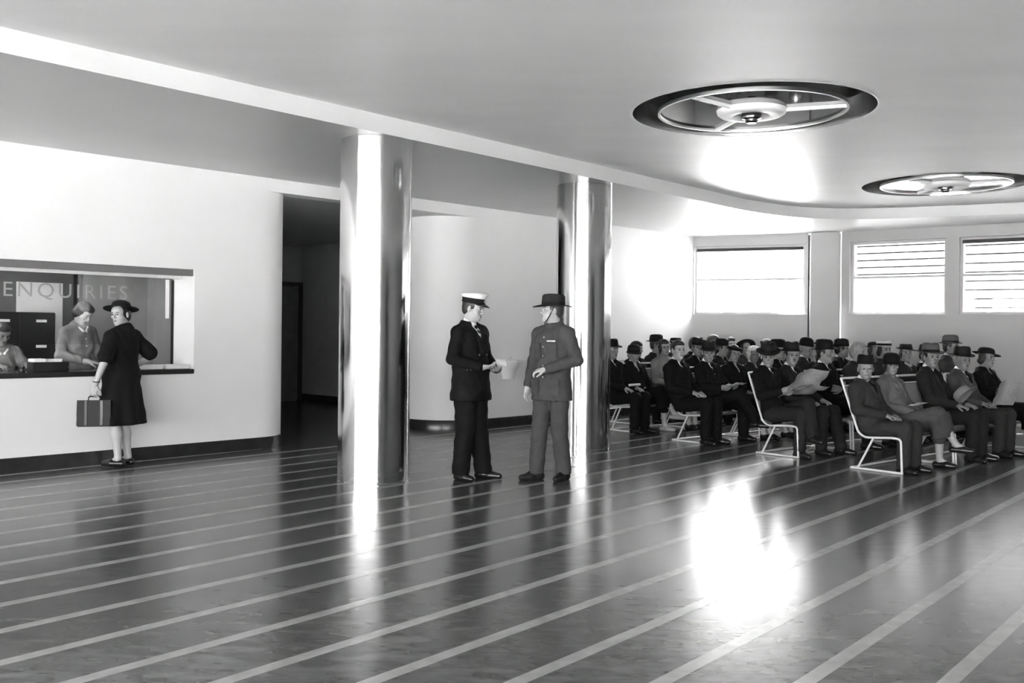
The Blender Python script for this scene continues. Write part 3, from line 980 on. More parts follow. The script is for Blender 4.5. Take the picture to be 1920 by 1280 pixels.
def figure(name, loc, rz, label, pose, look, res, group=None, scale=1.0):
    root = empty(name, loc, rz)
    root.scale = (scale, scale, scale)
    tag(root, label, 'person', group)
    J = {k: (np.asarray(v, float) if isinstance(v, (tuple, list)) and len(v) == 3 and not isinstance(v[0], (tuple, list)) else v) for k, v in pose.items()}
    woman = look.get('woman', False)
    fat = look.get('fat', 1.0)
    up = nrm(J['chest'] - J['hip'])
    rt = nrm(J['shR'] - J['shL']); rt = nrm(rt - up * (rt @ up))
    fw = np.cross(up, rt)
    T = np.stack([rt, fw, up], 1)
    hs = look.get('head_scale', 1.0)
    HR_ = rot3(*J['turn'])
    hc = J['head']
    hH, hHand, hB, hG = res['head'], res['hand'], res['body'], res['cloth']
    sit = J.get('sit', False)
    # ------- body: one continuous skin
    b = SDF()
    b.ell(J['hip'] + up * .02, (.15 * fat, .105 * fat, .12), T, .04)
    wm = (J['hip'] + J['chest']) / 2
    b.ell(wm, (.128 * fat, .092 * fat, .16), T, .05)
    b.ell(J['chest'], (.155 * fat, .10 * fat, .17), T, .05)
    b.cap(J['shR'] - rt * .02, J['shL'] + rt * .02, .048, k=.05)
    nb = J['neck']
    nt = hc + HR_ @ np.array((0, -.022, -.050)) * hs
    nr_ = .047 if woman else .055
    b.cap(nb - up * .03, nt, nr_ * 1.08, nr_, .03)
    for s_ in 'RL':
        b.cap(J['sh' + s_], J['el' + s_], .045 * (.9 if woman else 1), .038, .03)
        b.cap(J['el' + s_], J['wr' + s_], .039, .026, .02)
        b.cap(J['hj' + s_], J['kn' + s_], .078, .054, .03)
        b.cap(J['kn' + s_], (J['kn' + s_] * .62 + J['an' + s_] * .38), .052, .052, .03)
        b.cap((J['kn' + s_] * .62 + J['an' + s_] * .38), J['an' + s_], .052, .033, .03)
        b.cap(J['an' + s_], J['an' + s_] + (J['toe' + s_] - J['an' + s_]) * .55, .032, .018, .02)
    Pf = head_prims(b, hc, HR_, hs, look.get('face', 1.0), woman, look.get('hairstyle', 'short') != 'bob')
    for s_, sd in (('R', 1), ('L', -1)):
        d_, n_, cu = J['hd' + s_]
        hand_prims(b, J['wr' + s_], np.array(d_, float), np.array(n_, float), sd, cu, look.get('hand', 1.0))
    fines = [(hc, .135 * hs, hH)]
    for s_ in 'RL':
        if res.get('hands', True):
            fines.append((J['wr' + s_] + nrm(J['hd' + s_][0]) * .08, .10, hHand))
    v, f = b.mesh(hB, fines)
    cen = v[f].mean(1)
    loc_ = ((cen - hc) @ HR_) / hs
    mi = np.zeros(len(f), int)
    def reg(c_, r_, idx):
        q = (((loc_ - np.array(c_)) / np.array(r_)) ** 2).sum(1) < 1
        mi[q] = idx
    for q in (-1, 1):
        reg((q * .030, .090, .002), (.0125, .014, .0068), 1)
        reg((q * .033, .090, .0215), (.021, .022, .0045), 2)
    reg((0, .094, -.0655), (.022, .016, .0068), 3)
    if look.get('moustache'): reg((0, .098, -.050), (.026, .018, .0085), 2)
    if True:
        zz = cen[:, 2]
        mi[(zz < ((.70 if not sit else .62) if woman else .33)) & (mi == 0) & (np.linalg.norm(cen - hc, axis=1) > .2) & ~(np.minimum(np.linalg.norm(cen - J['wrR'], axis=1), np.linalg.norm(cen - J['wrL'], axis=1)) < .26)] = 4
    me = np_mesh('body', v, f, mi)
    for mm in (look.get('skin', 'skin'), 'eye_dark', look.get('brow', 'brow_dark'), 'lip', 'stocking' if woman else 'cloth_black'):
        me.materials.append(M[mm])
    link('body', me, None, root)
    seed = abs(hash(label)) % 97 / 9.7 if False else (sum(map(ord, label)) % 97) / 9.7
    def garment(nm, s, m, wr=.0022, h=None, parent=None, fin=()):
        v, f = s.mesh(h or hG, fin, wr, seed)
        o = link(nm, np_mesh(nm, v, f), m, parent or root)
        return o
    # ------- trousers or skirt
    if look.get('trousers'):
        s = SDF()
        s.ell(J['hip'] + up * .01, (.172 * fat, .128 * fat, .13), T, .04)
        wl_ = look.get('leg', 1.0)
        for q in 'RL':
            an2 = J['an' + q] + nrm(J['an' + q] - J['kn' + q]) * (.035 if not sit else -.02)
            s.cap(J['hj' + q], J['kn' + q], .098 * wl_, .080 * wl_, .035)
            s.cap(J['kn' + q], an2, .080 * wl_, .072 * wl_, .02)
        if not sit: s.cut((0, 0, -1), -.055)
        garment('trousers', s, look['trousers'], .0036)
    if look.get('skirt'):
        s = SDF()
        kn = (J['knR'] + J['knL']) / 2
        an = (J['anR'] + J['anL']) / 2
        if sit:
            sw = abs(J['knR'][0] - J['knL'][0]) / 2
            s.ell(J['hip'], (.19 * fat, .15 * fat, .13), T, .05)
            for q in 'RL':
                s.cap(J['hj' + q], J['kn' + q], .10, .082, .05)
                s.cap(J['kn' + q], J['kn' + q] * .6 + J['an' + q] * .4, .080, .075, .05)
            s.econe(J['hip'] - fw * .02, kn + nrm(kn - J['hip']) * .05, rt, (.19 * fat, .125), (.105 + sw, .092), .06)
            s.econe(kn + nrm(kn - J['hip']) * .015 + V3(0, 0, .05), kn * .48 + an * .52, rt, (.11 + sw, .085), (.125 + sw, .105), .05, (5, .05))
        else:
            hz = look.get('hem', .36)
            c0 = J['hip'] + up * .16
            s.ell(J['hip'] + up * .03, (.185 * fat, .15 * fat, .13), T, .06)
            s.econe(c0, V3(J['hip'][0], J['hip'][1], hz), rt, (.145 * fat, .12 * fat), (.235 * fat, .20 * fat), .05, (7, .07))
            s.cut((0, 0, -1), -hz)
        garment('skirt', s, look['skirt'], .002)
    # ------- shirt and tie
    fr = J['chest'] + fw * .105 * fat
    if look.get('shirt'):
        s = SDF()
        s.ell(J['chest'] + up * .01, (.160 * fat, .113 * fat, .175), T, .04)
        s.cap(nb - up * .045, nb + up * .025 + (nt - nb) * .10, nr_ * 1.25, nr_ * 1.13, .02)
        garment('shirt', s, look['shirt'], 0, hH * 1.6)
    if look.get('tie'):
        s = SDF()
        k0 = nb + fw * (nr_ * 1.25 + .006) - up * .022
        k1 = J['chest'] + fw * (.128 * fat) + up * .02
        s.cap(k0, k0 - up * .03, .017, .011, .004)
        km = J['chest'] + up * .11 + fw * (.130 * fat)
        for q in (-1, 1):
            s.cap(k0 - up * .03, km + rt * q * .008, .009, .011, .008)
            s.cap(km + rt * q * .008, k1 + rt * q * .014, .011, .012, .008)
        garment('tie', s, look['tie'], 0, .007)
    # ------- jacket, tunic, coat or dress bodice
    if look.get('jacket'):
        g = look.get('bulk', 1.0)
        s = SDF()
        s.ell(J['chest'] + up * .015, (.180 * fat * g, .130 * fat * g, .20), T, .05)
        s.ell(wm - up * .02, (.162 * fat * g, .125 * fat * g, .18), T, .06)
        if woman:
            for q in (-1, 1):
                s.ell(J['chest'] + fw * .075 + rt * q * .07 - up * .03, (.07, .06, .065), T, .05)
        hem = look.get('jhem', .10)
        if hem > .12 and not sit:
            s.econe(wm, J['hip'] - up * hem, rt, (.160 * fat * g, .122 * fat * g), (.198 * fat * g, .150 * fat * g), .05)
        else:
            s.ell(J['hip'] + up * .03, (.186 * fat * g, .142 * fat * g, .13 + hem * .2), T, .05)
        s.cap(J['shR'] - rt * .01, J['shL'] + rt * .01, .064, k=.05)
        s.cap(nb - up * .02 - fw * .02, nb + up * .012 - fw * .03, .075, .066, .05)
        for q in (-1, 1):
            s.cap(nb - up * .005 - fw * .012 + rt * q * .03, (J['shR'] if q > 0 else J['shL']) + up * .012, .060, .050, .04)
        for q in 'RL':
            sl = look.get('sleeve', 1.0)
            el = J['sh' + q] * (1 - min(sl, .5) * 2) + J['el' + q] * min(sl, .5) * 2 if sl < .5 else J['el' + q]
            s.cap(J['sh' + q], el, .068 * g, (.060 if sl >= .5 else .082) * g, .035)
            if sl >= .5:
                fr_ = (sl - .5) * 2
                wr2 = J['el' + q] + (J['wr' + q] - J['el' + q]) * (fr_ * .93)
                s.cap(J['el' + q], wr2, .060 * g, .047 * g, .02)
        vd = look.get('vee', .20)
        if vd:
            a = nb + fw * .085 + up * .05
            bq = J['chest'] + fw * (.150 * fat * g) - up * (vd - .12)
            s.cap(a, bq, .062, .008, .008, True)
            s.cap(nb + up * .05, nb + up * .20, .068, .075, .01, True)
            for q in (-1, 1):
                c0 = nb + rt * q * .066 - fw * .005 + up * .022
                c1 = J['chest'] + fw * (.118 * fat * g) + rt * q * .052 + up * .075
                c2 = bq - fw * .006 + rt * q * .010
                s.cap(nb - fw * .062 + up * .032 + rt * q * .02, c0, .015, .014, .01)
                s.cap(c0, c1, .014, .017, .01)
                s.cap(c1, c2, .017, .008, .01)
        else:
            s.cap(nb + up * .045, nb + up * .20, nr_ * 1.12, nr_ * 1.25, .006, True)
            for i in range(10):
                a0, a1 = 2 * math.pi * i / 10, 2 * math.pi * (i + 1) / 10
                q0 = nb + (rt * math.cos(a0) + fw * math.sin(a0)) * nr_ * 1.22 + up * (.030 - .022 * math.sin(a0))
                q1 = nb + (rt * math.cos(a1) + fw * math.sin(a1)) * nr_ * 1.22 + up * (.030 - .022 * math.sin(a1))
                s.cap(q0, q1, .017, .017, .008)
        if look.get('jplane', not sit):
            s.cut(-up, -((J['hip'] - up * hem) @ up))
        garment(look.get('jname', 'jacket'), s, look['jacket'], .0034, fin=[(nb, .10, min(hG, .009))])
    if look.get('collar'):
        s = SDF()
        for q in (-1, 1):
            pts = [nb - fw * .052 + up * .028, nb + rt * q * .060 + up * .018, nb + rt * q * .055 + fw * .052 - up * .012, nb + rt * q * .020 + fw * .088 - up * .048]
            for a, bq in zip(pts[:-1], pts[1:]):
                s.cap(a, bq, .017, .019, .008)
        garment('collar', s, look['collar'], 0, .008)
    if look.get('cuffs'):
        for q in look['cuffs']:
            d_ = nrm(J['wr' + q] - J['el' + q])
            s = SDF().cap(J['wr' + q] - d_ * .035, J['wr' + q] - d_ * .010, .036, .034, .005)
            garment('shirt_cuff', s, 'cloth_white', 0, .006)
    # ------- shoes, one mesh each
    for q in 'RL':
        s = SDF()
        an, to = J['an' + q], J['toe' + q]
        dv = to - an
        fwd = nrm(dv * (1, 1, 0)) if abs(dv[2]) < .12 else nrm(dv)
        dn = V3(0, 0, -1) if abs(dv[2]) < .12 else nrm(np.cross(np.cross(fwd, (0, 0, -1.)), fwd))
        hl = an - fwd * .045 + dn * .052
        s.cap(hl, an + fwd * .07 + dn * .052, .036, .041, .02)
        s.cap(an + fwd * .07 + dn * .052, an + fwd * .16 + dn * .058, .042, .030, .02)
        if not look.get('pumps'):
            s.cap(an - fwd * .015 + dn * .01, hl, .040, .036, .03)
        lowest = (an + dn * .085) @ dn
        s.cut(dn, lowest)
        o = garment('shoe', s, look.get('shoes', 'leather_black'), 0, .010 if hG < .014 else .014)
        if look.get('pumps'):
            s = SDF().cap(hl, hl + dn * .03, .02, .014, .005).cut(dn, lowest)
    # ------- hair
    if look.get('hair'):
        s = SDF()
        P = lambda x, y, z: hc + HR_ @ (np.array((x, y, z)) * hs)
        E = lambda p, r, k=.015, sub=False: s.ell(P(*p), np.array(r) * hs, HR_, k, sub)
        st = look.get('hairstyle', 'short')
        E((0, -.018, .036), (.081, .101, .094), .01)
        if not look.get('hat'):
            E((0, .030, .080), (.069, .068, .047), .02)
        if st == 'bob':
            E((0, -.045, -.03), (.088, .075, .075), .03)
        elif st == 'bun':
            E((0, -.105, -.035), (.045, .035, .04), .02)
            E((0, -.04, -.005), (.084, .078, .07), .03)
        else:
            E((0, -.055, -.022), (.068, .055, .06), .03)
        if look.get('curls'):
            for i in range(22):
                a = i * 2.4
                zc = .10 - .14 * (i / 22)
                rr = math.sqrt(max(.0, 1 - ((zc - .03) / .1) ** 2))
                yy = -.02 + .098 * rr * math.sin(a)
                if yy > .055 and zc < .06: continue
                E((.080 * rr * math.cos(a), yy, zc), (.024, .024, .022), .012)
        E((0, .115, -.055), (.082, .098, .118), .012, True)
        E((0, .15, -.02), (.066, .10, .085 if look.get('hat') else .078), .012, True)
        for q in (-1, 1):
            E((q * .09, .0, -.035), (.03, .028, .04), .01, True) if st != 'bob' else None
        garment('hair', s, look['hair'], .0012, max(hH * 1.3, .006))
    # ------- hat
    ht = look.get('hat')
    def place(V, tilt=(0, 0, 0), off=(0, -.010, .052)):
        A = rot3(*tilt)
        V = np.array(V) * hs
        return (V @ A.T + np.array(off) * hs) @ HR_.T + hc
    def hatmesh(nm, V, F, m, parent=None, **k):
        me = mesh(nm, place(V, **k), F)
        o = link(nm, me, m, parent or root)
        sm(o, 55)
        return o
    tilt = dict(tilt=look.get('tilt', (0, 0, 0)), off=look.get('hat_off', (0, -.010, .052)))
    if ht in HATS:
        spec = HATS[ht]
        V, F = hat_rings(**spec['a'])
        o = hatmesh('hat', V, F, look.get('hatm', 'felt_dark'), **tilt)
        V, F = band_rings(spec['a']['rx'], spec['a']['ry'], *[z + spec['a'].get('z0', 0) * 0 for z in spec['band']])
        hatmesh('hat_band', V, F, look.get('bandm', 'felt_black'), o, **tilt)
    elif ht == 'officer':
        V, F = [], []
        n = 40
        prof = [(.99, .99, .042), (1.16, 1.16, .066), (1.20, 1.20, .074), (1.14, 1.15, .084), (.8, .85, .090), (.3, .35, .088)]
        for sx, sy, z in prof:
            for i in range(n):
                p = 2 * math.pi * i / n
                V.append((.092 * sx * math.cos(p), .114 * sy * math.sin(p) + .006 * (z > .05), z + .014 * math.sin(p) * (z > .05)))
        m_ = len(prof)
        for a in range(m_ - 1):
            for i in range(n):
                j = (i + 1) % n
                F.append((a * n + i, a * n + j, (a + 1) * n + j, (a + 1) * n + i))
        V.append((0, 0, .089)); F += [((m_ - 1) * n + i, (m_ - 1) * n + (i + 1) % n, len(V) - 1) for i in range(n)]
        o = hatmesh('cap_cover', V, F, 'cloth_white', **tilt)
        V, F = band_rings(.0925, .1145, -.004, .044, 40, .003, 1.0)
        hatmesh('cap_band', V, F, 'felt_black', **tilt)
        V, F = [], []
        nn = 21
        for lay in (0, 1):
            for t in (0, .5, 1):
                for i in range(nn):
                    p = R(22) + R(136) * i / (nn - 1)
                    ex = .056 * t * math.sin((p - R(22)) / R(136) * math.pi) ** .6
                    V.append(((.094 + ex * .7) * math.cos(p), (.116 + ex) * math.sin(p), .002 - .030 * t * math.sin((p - R(22)) / R(136) * math.pi) ** .5 - lay * .003))
        for lay in (0, 1):
            for t in range(2):
                for i in range(nn - 1):
                    q = lay * 3 * nn + t * nn + i
                    F.append((q, q + 1, q + nn + 1, q + nn))
        for i in range(nn - 1):
            F.append((2 * nn + i, 2 * nn + i + 1, 5 * nn + i + 1, 5 * nn + i))
        hatmesh('cap_peak', V, F, 'leather_black', **tilt)
        V, F = [], []
        for i in range(12):
            p = 2 * math.pi * i / 12
            V.append((.024 * math.cos(p), .1185, .026 + .017 * math.sin(p)))
        V += [(x, y + .004, z) for x, y, z in V]
        F = [tuple(range(12)), tuple(range(12, 24))[::-1]] + [(i, (i + 1) % 12, 12 + (i + 1) % 12, 12 + i) for i in range(12)]
        hatmesh('cap_badge', V, F, 'brass', **tilt)
    if look.get('chinstrap'):
        pts = [(.086, .020, .050), (.088, .026, .0), (.076, .040, -.05), (.050, .060, -.098), (0, .074, -.124), (-.050, .060, -.098), (-.076, .040, -.05), (-.088, .026, 0), (-.086, .020, .050)]
        mb = MB().tube([hc + HR_ @ (np.array(p) * hs) for p in pts], .0055, 6)
        o = mb.build('chin_strap', 'leather_black', root, smooth=True)
    if look.get('glasses'):
        mb = MB()
        for q in (-1, 1):
            mb.tube([hc + HR_ @ (np.array((q * .031 + .019 * math.cos(a), .100, .001 + .017 * math.sin(a))) * hs) for a in np.linspace(0, 2 * math.pi, 15)[:-1]], .0016, 5, closed=True)
            mb.tube([hc + HR_ @ (np.array(p) * hs) for p in ((q * .050, .098, .006), (q * .078, .06, .008), (q * .082, .0, .006))], .0015, 5)
        mb.tube([hc + HR_ @ (np.array(p) * hs) for p in ((-.012, .101, .004), (0, .106, .007), (.012, .101, .004))], .0015, 5)
        o = mb.build('glasses', 'dullmetal', root)
        for q in (-1, 1):
            ps = [hc + HR_ @ (np.array((q * .031 + .018 * math.cos(a), .1, .001 + .016 * math.sin(a))) * hs) for a in np.linspace(0, 2 * math.pi, 15)[:-1]]
            MB().add(ps, [tuple(range(14))]).build('lens', 'hatchglass', o)
    return root, dict(up=up, rt=rt, fw=fw, T=T, hc=hc, HR=HR_, J=J, nb=nb, wm=wm)

def button(root, p, r=.011, m='brass', n=(0, 1, 0)):
    n = nrm(n)
    s = MB()
    x = nrm(np.cross(n, (0, 0, 1.))); y = np.cross(n, x)
    V = [p + (x * math.cos(a) + y * math.sin(a)) * r for a in np.linspace(0, 2 * math.pi, 11)[:-1]]
    V2 = [p + n * .006 + (x * math.cos(a) + y * math.sin(a)) * r * .7 for a in np.linspace(0, 2 * math.pi, 11)[:-1]]
    s.add(list(V) + list(V2), [tuple(range(10, 20))] + [(i, (i + 1) % 10, 10 + (i + 1) % 10, 10 + i) for i in range(10)])
    return s.build('button', m, root)

def face_dir(x, y):
    """rotation so that local +Y looks along (x, y)"""
    return math.atan2(-x, y)

# ------------------------------------------------------------------ standing figures
FINE = dict(head=.0038, hand=.0052, body=.013, cloth=.0115)
def standing(**kw):
    p = dict(hip=(0, 0, .96), chest=(0, -.005, 1.29), neck=(0, -.02, 1.485), head=(0, .005, 1.645), turn=(0, 0, 0),
             shR=(.172, -.015, 1.405), shL=(-.172, -.015, 1.405), elR=(.25, -.03, 1.14), elL=(-.25, -.03, 1.14), wrR=(.25, .07, .89), wrL=(-.25, .07, .89),
             hdR=((.0, .1, -1), (-1, 0, 0), .35), hdL=((.0, .1, -1), (1, 0, 0), .35),
             hjR=(.09, 0, .93), hjL=(-.09, 0, .93), knR=(.10, .015, .51), knL=(-.10, .015, .51), anR=(.11, -.03, .085), anL=(-.11, -.03, .085), toeR=(.14, .13, .03), toeL=(-.14, .13, .03))
    p.update(kw)
    return p

# the man in the white-topped cap
pose = standing(turn=(14, 12, 0), head=(0, .025, 1.645),
    elR=(.285, .015, 1.165), wrR=(.13, .225, 1.085), hdR=((-.75, .62, .05), (-.25, -.35, .9), .55),
    elL=(-.27, -.03, 1.15), wrL=(-.16, .20, 1.06), hdL=((.75, .62, .0), (.3, -.3, .9), .6),
    knR=(.10, .02, .51), anR=(.10, -.03, .085), toeR=(.13, .13, .03), anL=(-.13, .06, .085), toeL=(-.20, .21, .03))
look = dict(fat=1.16, skin='skin_fair', trousers='cloth_navy', shirt='cloth_white', tie='cloth_black', jacket='cloth_navy', jhem=.20, vee=.22, leg=1.16, hair='hair_black', hat='officer', tilt=(0, -4, 0), cuffs='R', brow='brow_dark', moustache=False, bulk=1.02)
SAILOR = (-.40, 9.42, 0)
r1, I = figure('person', SAILOR, face_dir(.80, -.60), 'man in a black double-breasted suit and a white-topped peaked cap, holding a paper', pose, look, FINE, scale=1.02)
for x, z in ((.055, 1.20), (-.055, 1.20), (.055, 1.10), (-.055, 1.10)):
    button(r1, V3(x, .148, z), .010, 'brass')
for i in range(3):
    button(r1, V3(.178 + .0, .19 - .0, 1.06 + .0) + V3(.020 * i, -.028 * i, .003), .007, 'brass', (.5, .8, -.3))

# the man in the slouch hat
pose = standing(turn=(-40, -2, 0), head=(0, .01, 1.64),
    elL=(-.285, .0, 1.17), wrL=(-.085, .215, 1.075), hdL=((.88, .40, -.12), (.1, -.35, -.9), .85),
    elR=(.26, -.06, 1.16), wrR=(.25, .06, .90), hdR=((.0, .15, -1), (-1, .2, 0), .5),
    anR=(.12, .08, .085), toeR=(.20, .24, .03), anL=(-.10, -.07, .085), toeL=(-.12, .10, .03), knR=(.105, .05, .51))
look = dict(fat=1.06, trousers='cloth_khaki', jacket='cloth_khaki', jname='tunic', jhem=.19, vee=0, leg=1.02, hair='hair_brown', hat='slouch', hatm='felt_dark', bandm='felt_black', chinstrap=True, shoes='leather_dark', bulk=1.05, skin='skin_fair', tilt=(0, 2, -3))
r2, I = figure('person', (.40, 9.44, 0), face_dir(-.62, -.78), 'man in khaki tunic and trousers and a wide slouch hat with chin strap', pose, look, FINE, scale=1.015)
for z in (1.38, 1.29, 1.20, 1.11, 1.00):
    button(r2, V3(0, .150 - (.012 if z > 1.35 else 0), z), .010, 'dullmetal')
def patch(root, name, c, w, h, t, m, fwd=(0, 1, 0), tiltx=0):
    o = MB().box(-w / 2, w / 2, -t / 2, t / 2, -h / 2, h / 2).build(name, m, root, bevel=t * .3)
    o.location = c
    o.rotation_euler = (tiltx, 0, math.atan2(-fwd[0], fwd[1]))
    return o
for q in (-1, 1):
    pk = patch(r2, 'pocket', (q * .085, .132, 1.235), .105, .115, .016, 'cloth_khaki', (q * .35, 1, 0))
    pf = patch(r2, 'pocket_flap', (q * .086, .136, 1.305), .112, .04, .018, 'cloth_khaki', (q * .38, 1, 0), -.12)
    patch(r2, 'skirt_pocket', (q * .105, .135, .90), .13, .15, .018, 'cloth_khaki', (q * .40, 1, 0))
patch(r2, 'medal_ribbon', (-.088, .148, 1.345), .085, .013, .006, 'ribbon', (-.38, 1, 0), -.15)
patch(r2, 'shoulder_patch', (-.246, -.01, 1.355), .05, .055, .012, 'felt_black', (-1, .15, 0), 0)

# the woman at the hatch
pose = standing(hip=(0, 0, .92), chest=(0, -.005, 1.22), neck=(0, -.02, 1.40), head=(-.01, .01, 1.555), turn=(92, 3, 4),
    shR=(.168, -.02, 1.325), shL=(-.168, -.01, 1.325), elR=(.33, -.12, 1.13), wrR=(.20, .06, .985), hdR=((-.55, .7, -.35), (-.6, -.5, -.5), .4),
    elL=(-.285, -.03, 1.09), wrL=(-.325, .05, .85), hdL=((-.05, .15, -1), (1, .1, 0), 1.25),
    hjR=(.08, 0, .88), hjL=(-.08, 0, .88), knR=(.07, .02, .48), knL=(-.07, .01, .48), anR=(.075, -.03, .10), anL=(-.075, -.03, .10), toeR=(.09, .11, .03), toeL=(-.09, .11, .03))
look = dict(woman=True, fat=1.12, skirt='cloth_black', hem=.44, jacket='cloth_black', jname='bodice', jhem=.02, vee=0, sleeve=.42, hair='hair_black', hairstyle='bun', hat='wide', hatm='felt_black', skin='skin_fair', pumps=True, bulk=.98, tilt=(0, -14, 6), hat_off=(0, -.022, .062), head_scale=.97)
WOMAN = (-4.06, 9.99, 0)
r3, I = figure('person', WOMAN, face_dir(-.95, .28), 'woman in a short-sleeved black dress and black brimmed hat standing at the counter', pose, look, FINE, scale=1.02)
s = MB().tube([V3(-.320, .037, .885) + V3(.033 * math.cos(a), .030 * math.sin(a), .004 * math.sin(a)) for a in np.linspace(0, 2 * math.pi, 19)[:-1]], .005, 6, closed=True)
s.build('wrist_strap', 'leather_black', r3, smooth=True)
# her briefcase
WR = Matrix.Rotation(face_dir(-.95, .28), 3, 'Z') @ Vector((-.308, .068, .735)) * 1.02
bag = empty('briefcase', (WOMAN[0] + WR.x, WOMAN[1] + WR.y, .448), face_dir(-.97, -.25))
bag.scale = (.82, .82, .88)
tag(bag, 'dark leather briefcase hanging from the hand of the woman at the counter', 'briefcase')
g = MB()
g.add([(-.045, -.20, 0), (.045, -.20, 0), (.045, .20, 0), (-.045, .20, 0), (-.035, -.19, .30), (.035, -.19, .30), (.035, .19, .30), (-.035, .19, .30)],
      [(3, 2, 1, 0), (4, 5, 6, 7), (0, 1, 5, 4), (1, 2, 6, 5), (2, 3, 7, 6), (3, 0, 4, 7)])
g.build('body', 'leather_dark', bag, bevel=.012)
g = MB(); g.add([(-.052, -.195, .12), (-.052, .195, .12), (-.041, .192, .305), (-.041, -.192, .305), (-.047, -.195, .12), (-.047, .195, .12), (-.034, .192, .305), (-.034, -.192, .305)], [(0, 1, 2, 3), (7, 6, 5, 4), (0, 4, 5, 1), (1, 5, 6, 2), (2, 6, 7, 3), (3, 7, 4, 0)])
g.build('flap', 'leather_dark', bag)
for q in (-.09, .09):
    MB().box(-.056, -.048, q - .015, q + .015, .02, .30).build('strap', 'buckle_strap' if q > 0 else 'leather_black', bag, bevel=.002)
MB().tube(round_path([(0, -.07, .30), (0, -.065, .345), (0, .065, .345), (0, .07, .30)], .03), .008, 8).build('handle', 'leather_black', bag, smooth=True)

# the clerk behind the counter
cd = .66
tcl = px_t(143, .95)
cx, cy = wp(tcl, .95)
pose = standing(hip=(0, 0, .95), chest=(0, .03, 1.24), neck=(0, .055, 1.42), head=(.01, .125, 1.565), turn=(18, 38, -4),
    shR=(.158, .03, 1.34), shL=(-.158, .03, 1.34), elR=(.24, .06, 1.10), wrR=(.06, .27, 1.03), hdR=((-.8, .5, -.1), (0, -.2, -1), .4),
    elL=(-.25, .05, 1.10), wrL=(-.14, .30, 1.03), hdL=((.5, .75, -.1), (0, -.2, -1), .35))
look = dict(woman=True, fat=1.0, skirt='cloth_grey', hem=.40, jacket='cloth_grey', jname='bodice', jhem=.03, vee=0, hair='hair_brown', hairstyle='bob', skin='skin_fair', collar='cloth_white', bulk=.96, sleeve=.9, head_scale=.96, pumps=True)
r4, I = figure('person', (cx, cy, 0), face_dir(WN.x * .95 + WD.x * .25, WN.y * .95 + WD.y * .25), 'woman clerk in a grey dress with white collar looking down behind the counter', pose, look, FINE, scale=1.03)
for z in (1.36, 1.28, 1.20):
    button(r4, V3(0, .165 + (z - 1.28) * -.15, z), .008, 'cloth_white')
# the second clerk at the far end of the counter
tcl = px_t(-6, 1.0)
cx, cy = wp(tcl, 1.0)
pose = standing(hip=(0, 0, .78), chest=(0, .06, 1.05), neck=(0, .10, 1.22), head=(0, .15, 1.37), turn=(10, 25, 0), shR=(.165, .06, 1.16), shL=(-.165, .06, 1.16),
    elR=(.22, .10, 1.03), wrR=(.10, .30, 1.04), hdR=((-.4, .8, -.1), (0, -.2, -1), .4), elL=(-.25, .12, 1.03), wrL=(-.20, .33, 1.04), hdL=((.1, .95, -.1), (0, -.2, -1), .4),
    hjR=(.09, 0, .78), hjL=(-.09, 0, .78), knR=(.1, .02, .43), knL=(-.1, .02, .43), anR=(.11, -.02, .085), anL=(-.11, -.02, .085))
look = dict(woman=True, skirt='cloth_grey', hem=.34, jacket='cloth_grey', jname='bodice', jhem=.03, vee=0, hair='hair_brown', hairstyle='bob', collar='cloth_white', bulk=.96, sleeve=.9, head_scale=.96, pumps=True)
r5, I = figure('person', (cx, cy, 0), face_dir(WN.x, WN.y), 'clerk in grey leaning on the counter beside the ink pot', pose, look, dict(head=.007, hand=.008, body=.016, cloth=.015))

# ------------------------------------------------------------------ tubular benches
BW = 1.14
def bench_tubes(root):
    h = BW / 2
    r = .0125
    for q in (-1, 1):
        x = q * h
        path = round_path([(x, .40, .014), (x, .385, .365), (x, .30, .375), (x, -.02, .352), (x, -.10, .40), (x, -.310, .965)], .07, 6)
        MB().tube(path, r, 8).build('side_frame', 'tube', root, smooth=True)
        MB().tube([(x, -.10, .02), (x, .075, .35)], r * .95, 8).build('rear_leg', 'tube', root, smooth=True)
        MB().tube(round_path([(x * .97, -.185, .0135), (x, -.17, .0135), (x, .41, .0135)], .02), r, 8).build('floor_runner', 'tube', root, smooth=True)
    MB().tube([(-h, -.182, .0135), (h, -.182, .0135)], r, 8).build('floor_rail', 'tube', root, smooth=True)
    MB().tube(round_path([(-h, -.308, .958), (-h, -.314, .975), (h, -.314, .975), (h, -.308, .958)], .012), r, 8).build('top_rail', 'tube', root, smooth=True)
    MB().tube([(-h, -.284, .893), (h, -.284, .893)], r * .7, 8).build('back_rail', 'tube', root, smooth=True)
    def sheet(name, pts, xw):
        V, F = [], []
        n = len(pts)
        nx = 9
        for lay in (0, 1):
            for i in range(nx):
                u = -1 + 2 * i / (nx - 1)
                for (y, z, sag, ny, nz) in pts:
                    g = sag * (1 - u * u)
                    V.append((u * xw, y + ny * g - lay * .006 * ny * -1, z + nz * g - lay * .006 * (1 if abs(nz) > .5 else 0)))
        for lay in (0, 1):
            for i in range(nx - 1):
                for k in range(n - 1):
                    a = lay * nx * n + i * n + k
                    F.append((a, a + n, a + n + 1, a + 1))
        m = MB(); m.add(V, F)
        return m.build(name, 'canvas', root, smooth=True)
    sheet('seat', [(.37, .378, 0, 0, -1), (.30, .384, .02, 0, -1), (.15, .366, .02, 0, -1), (0, .352, .018, 0, -1), (-.06, .362, .01, 0, -1)], h - .012)
    sheet('backrest', [(-.135, .47, .02, -1, 0), (-.18, .60, .025, -1, 0), (-.230, .74, .02, -1, 0), (-.280, .88, .0, -1, 0)], h - .012)

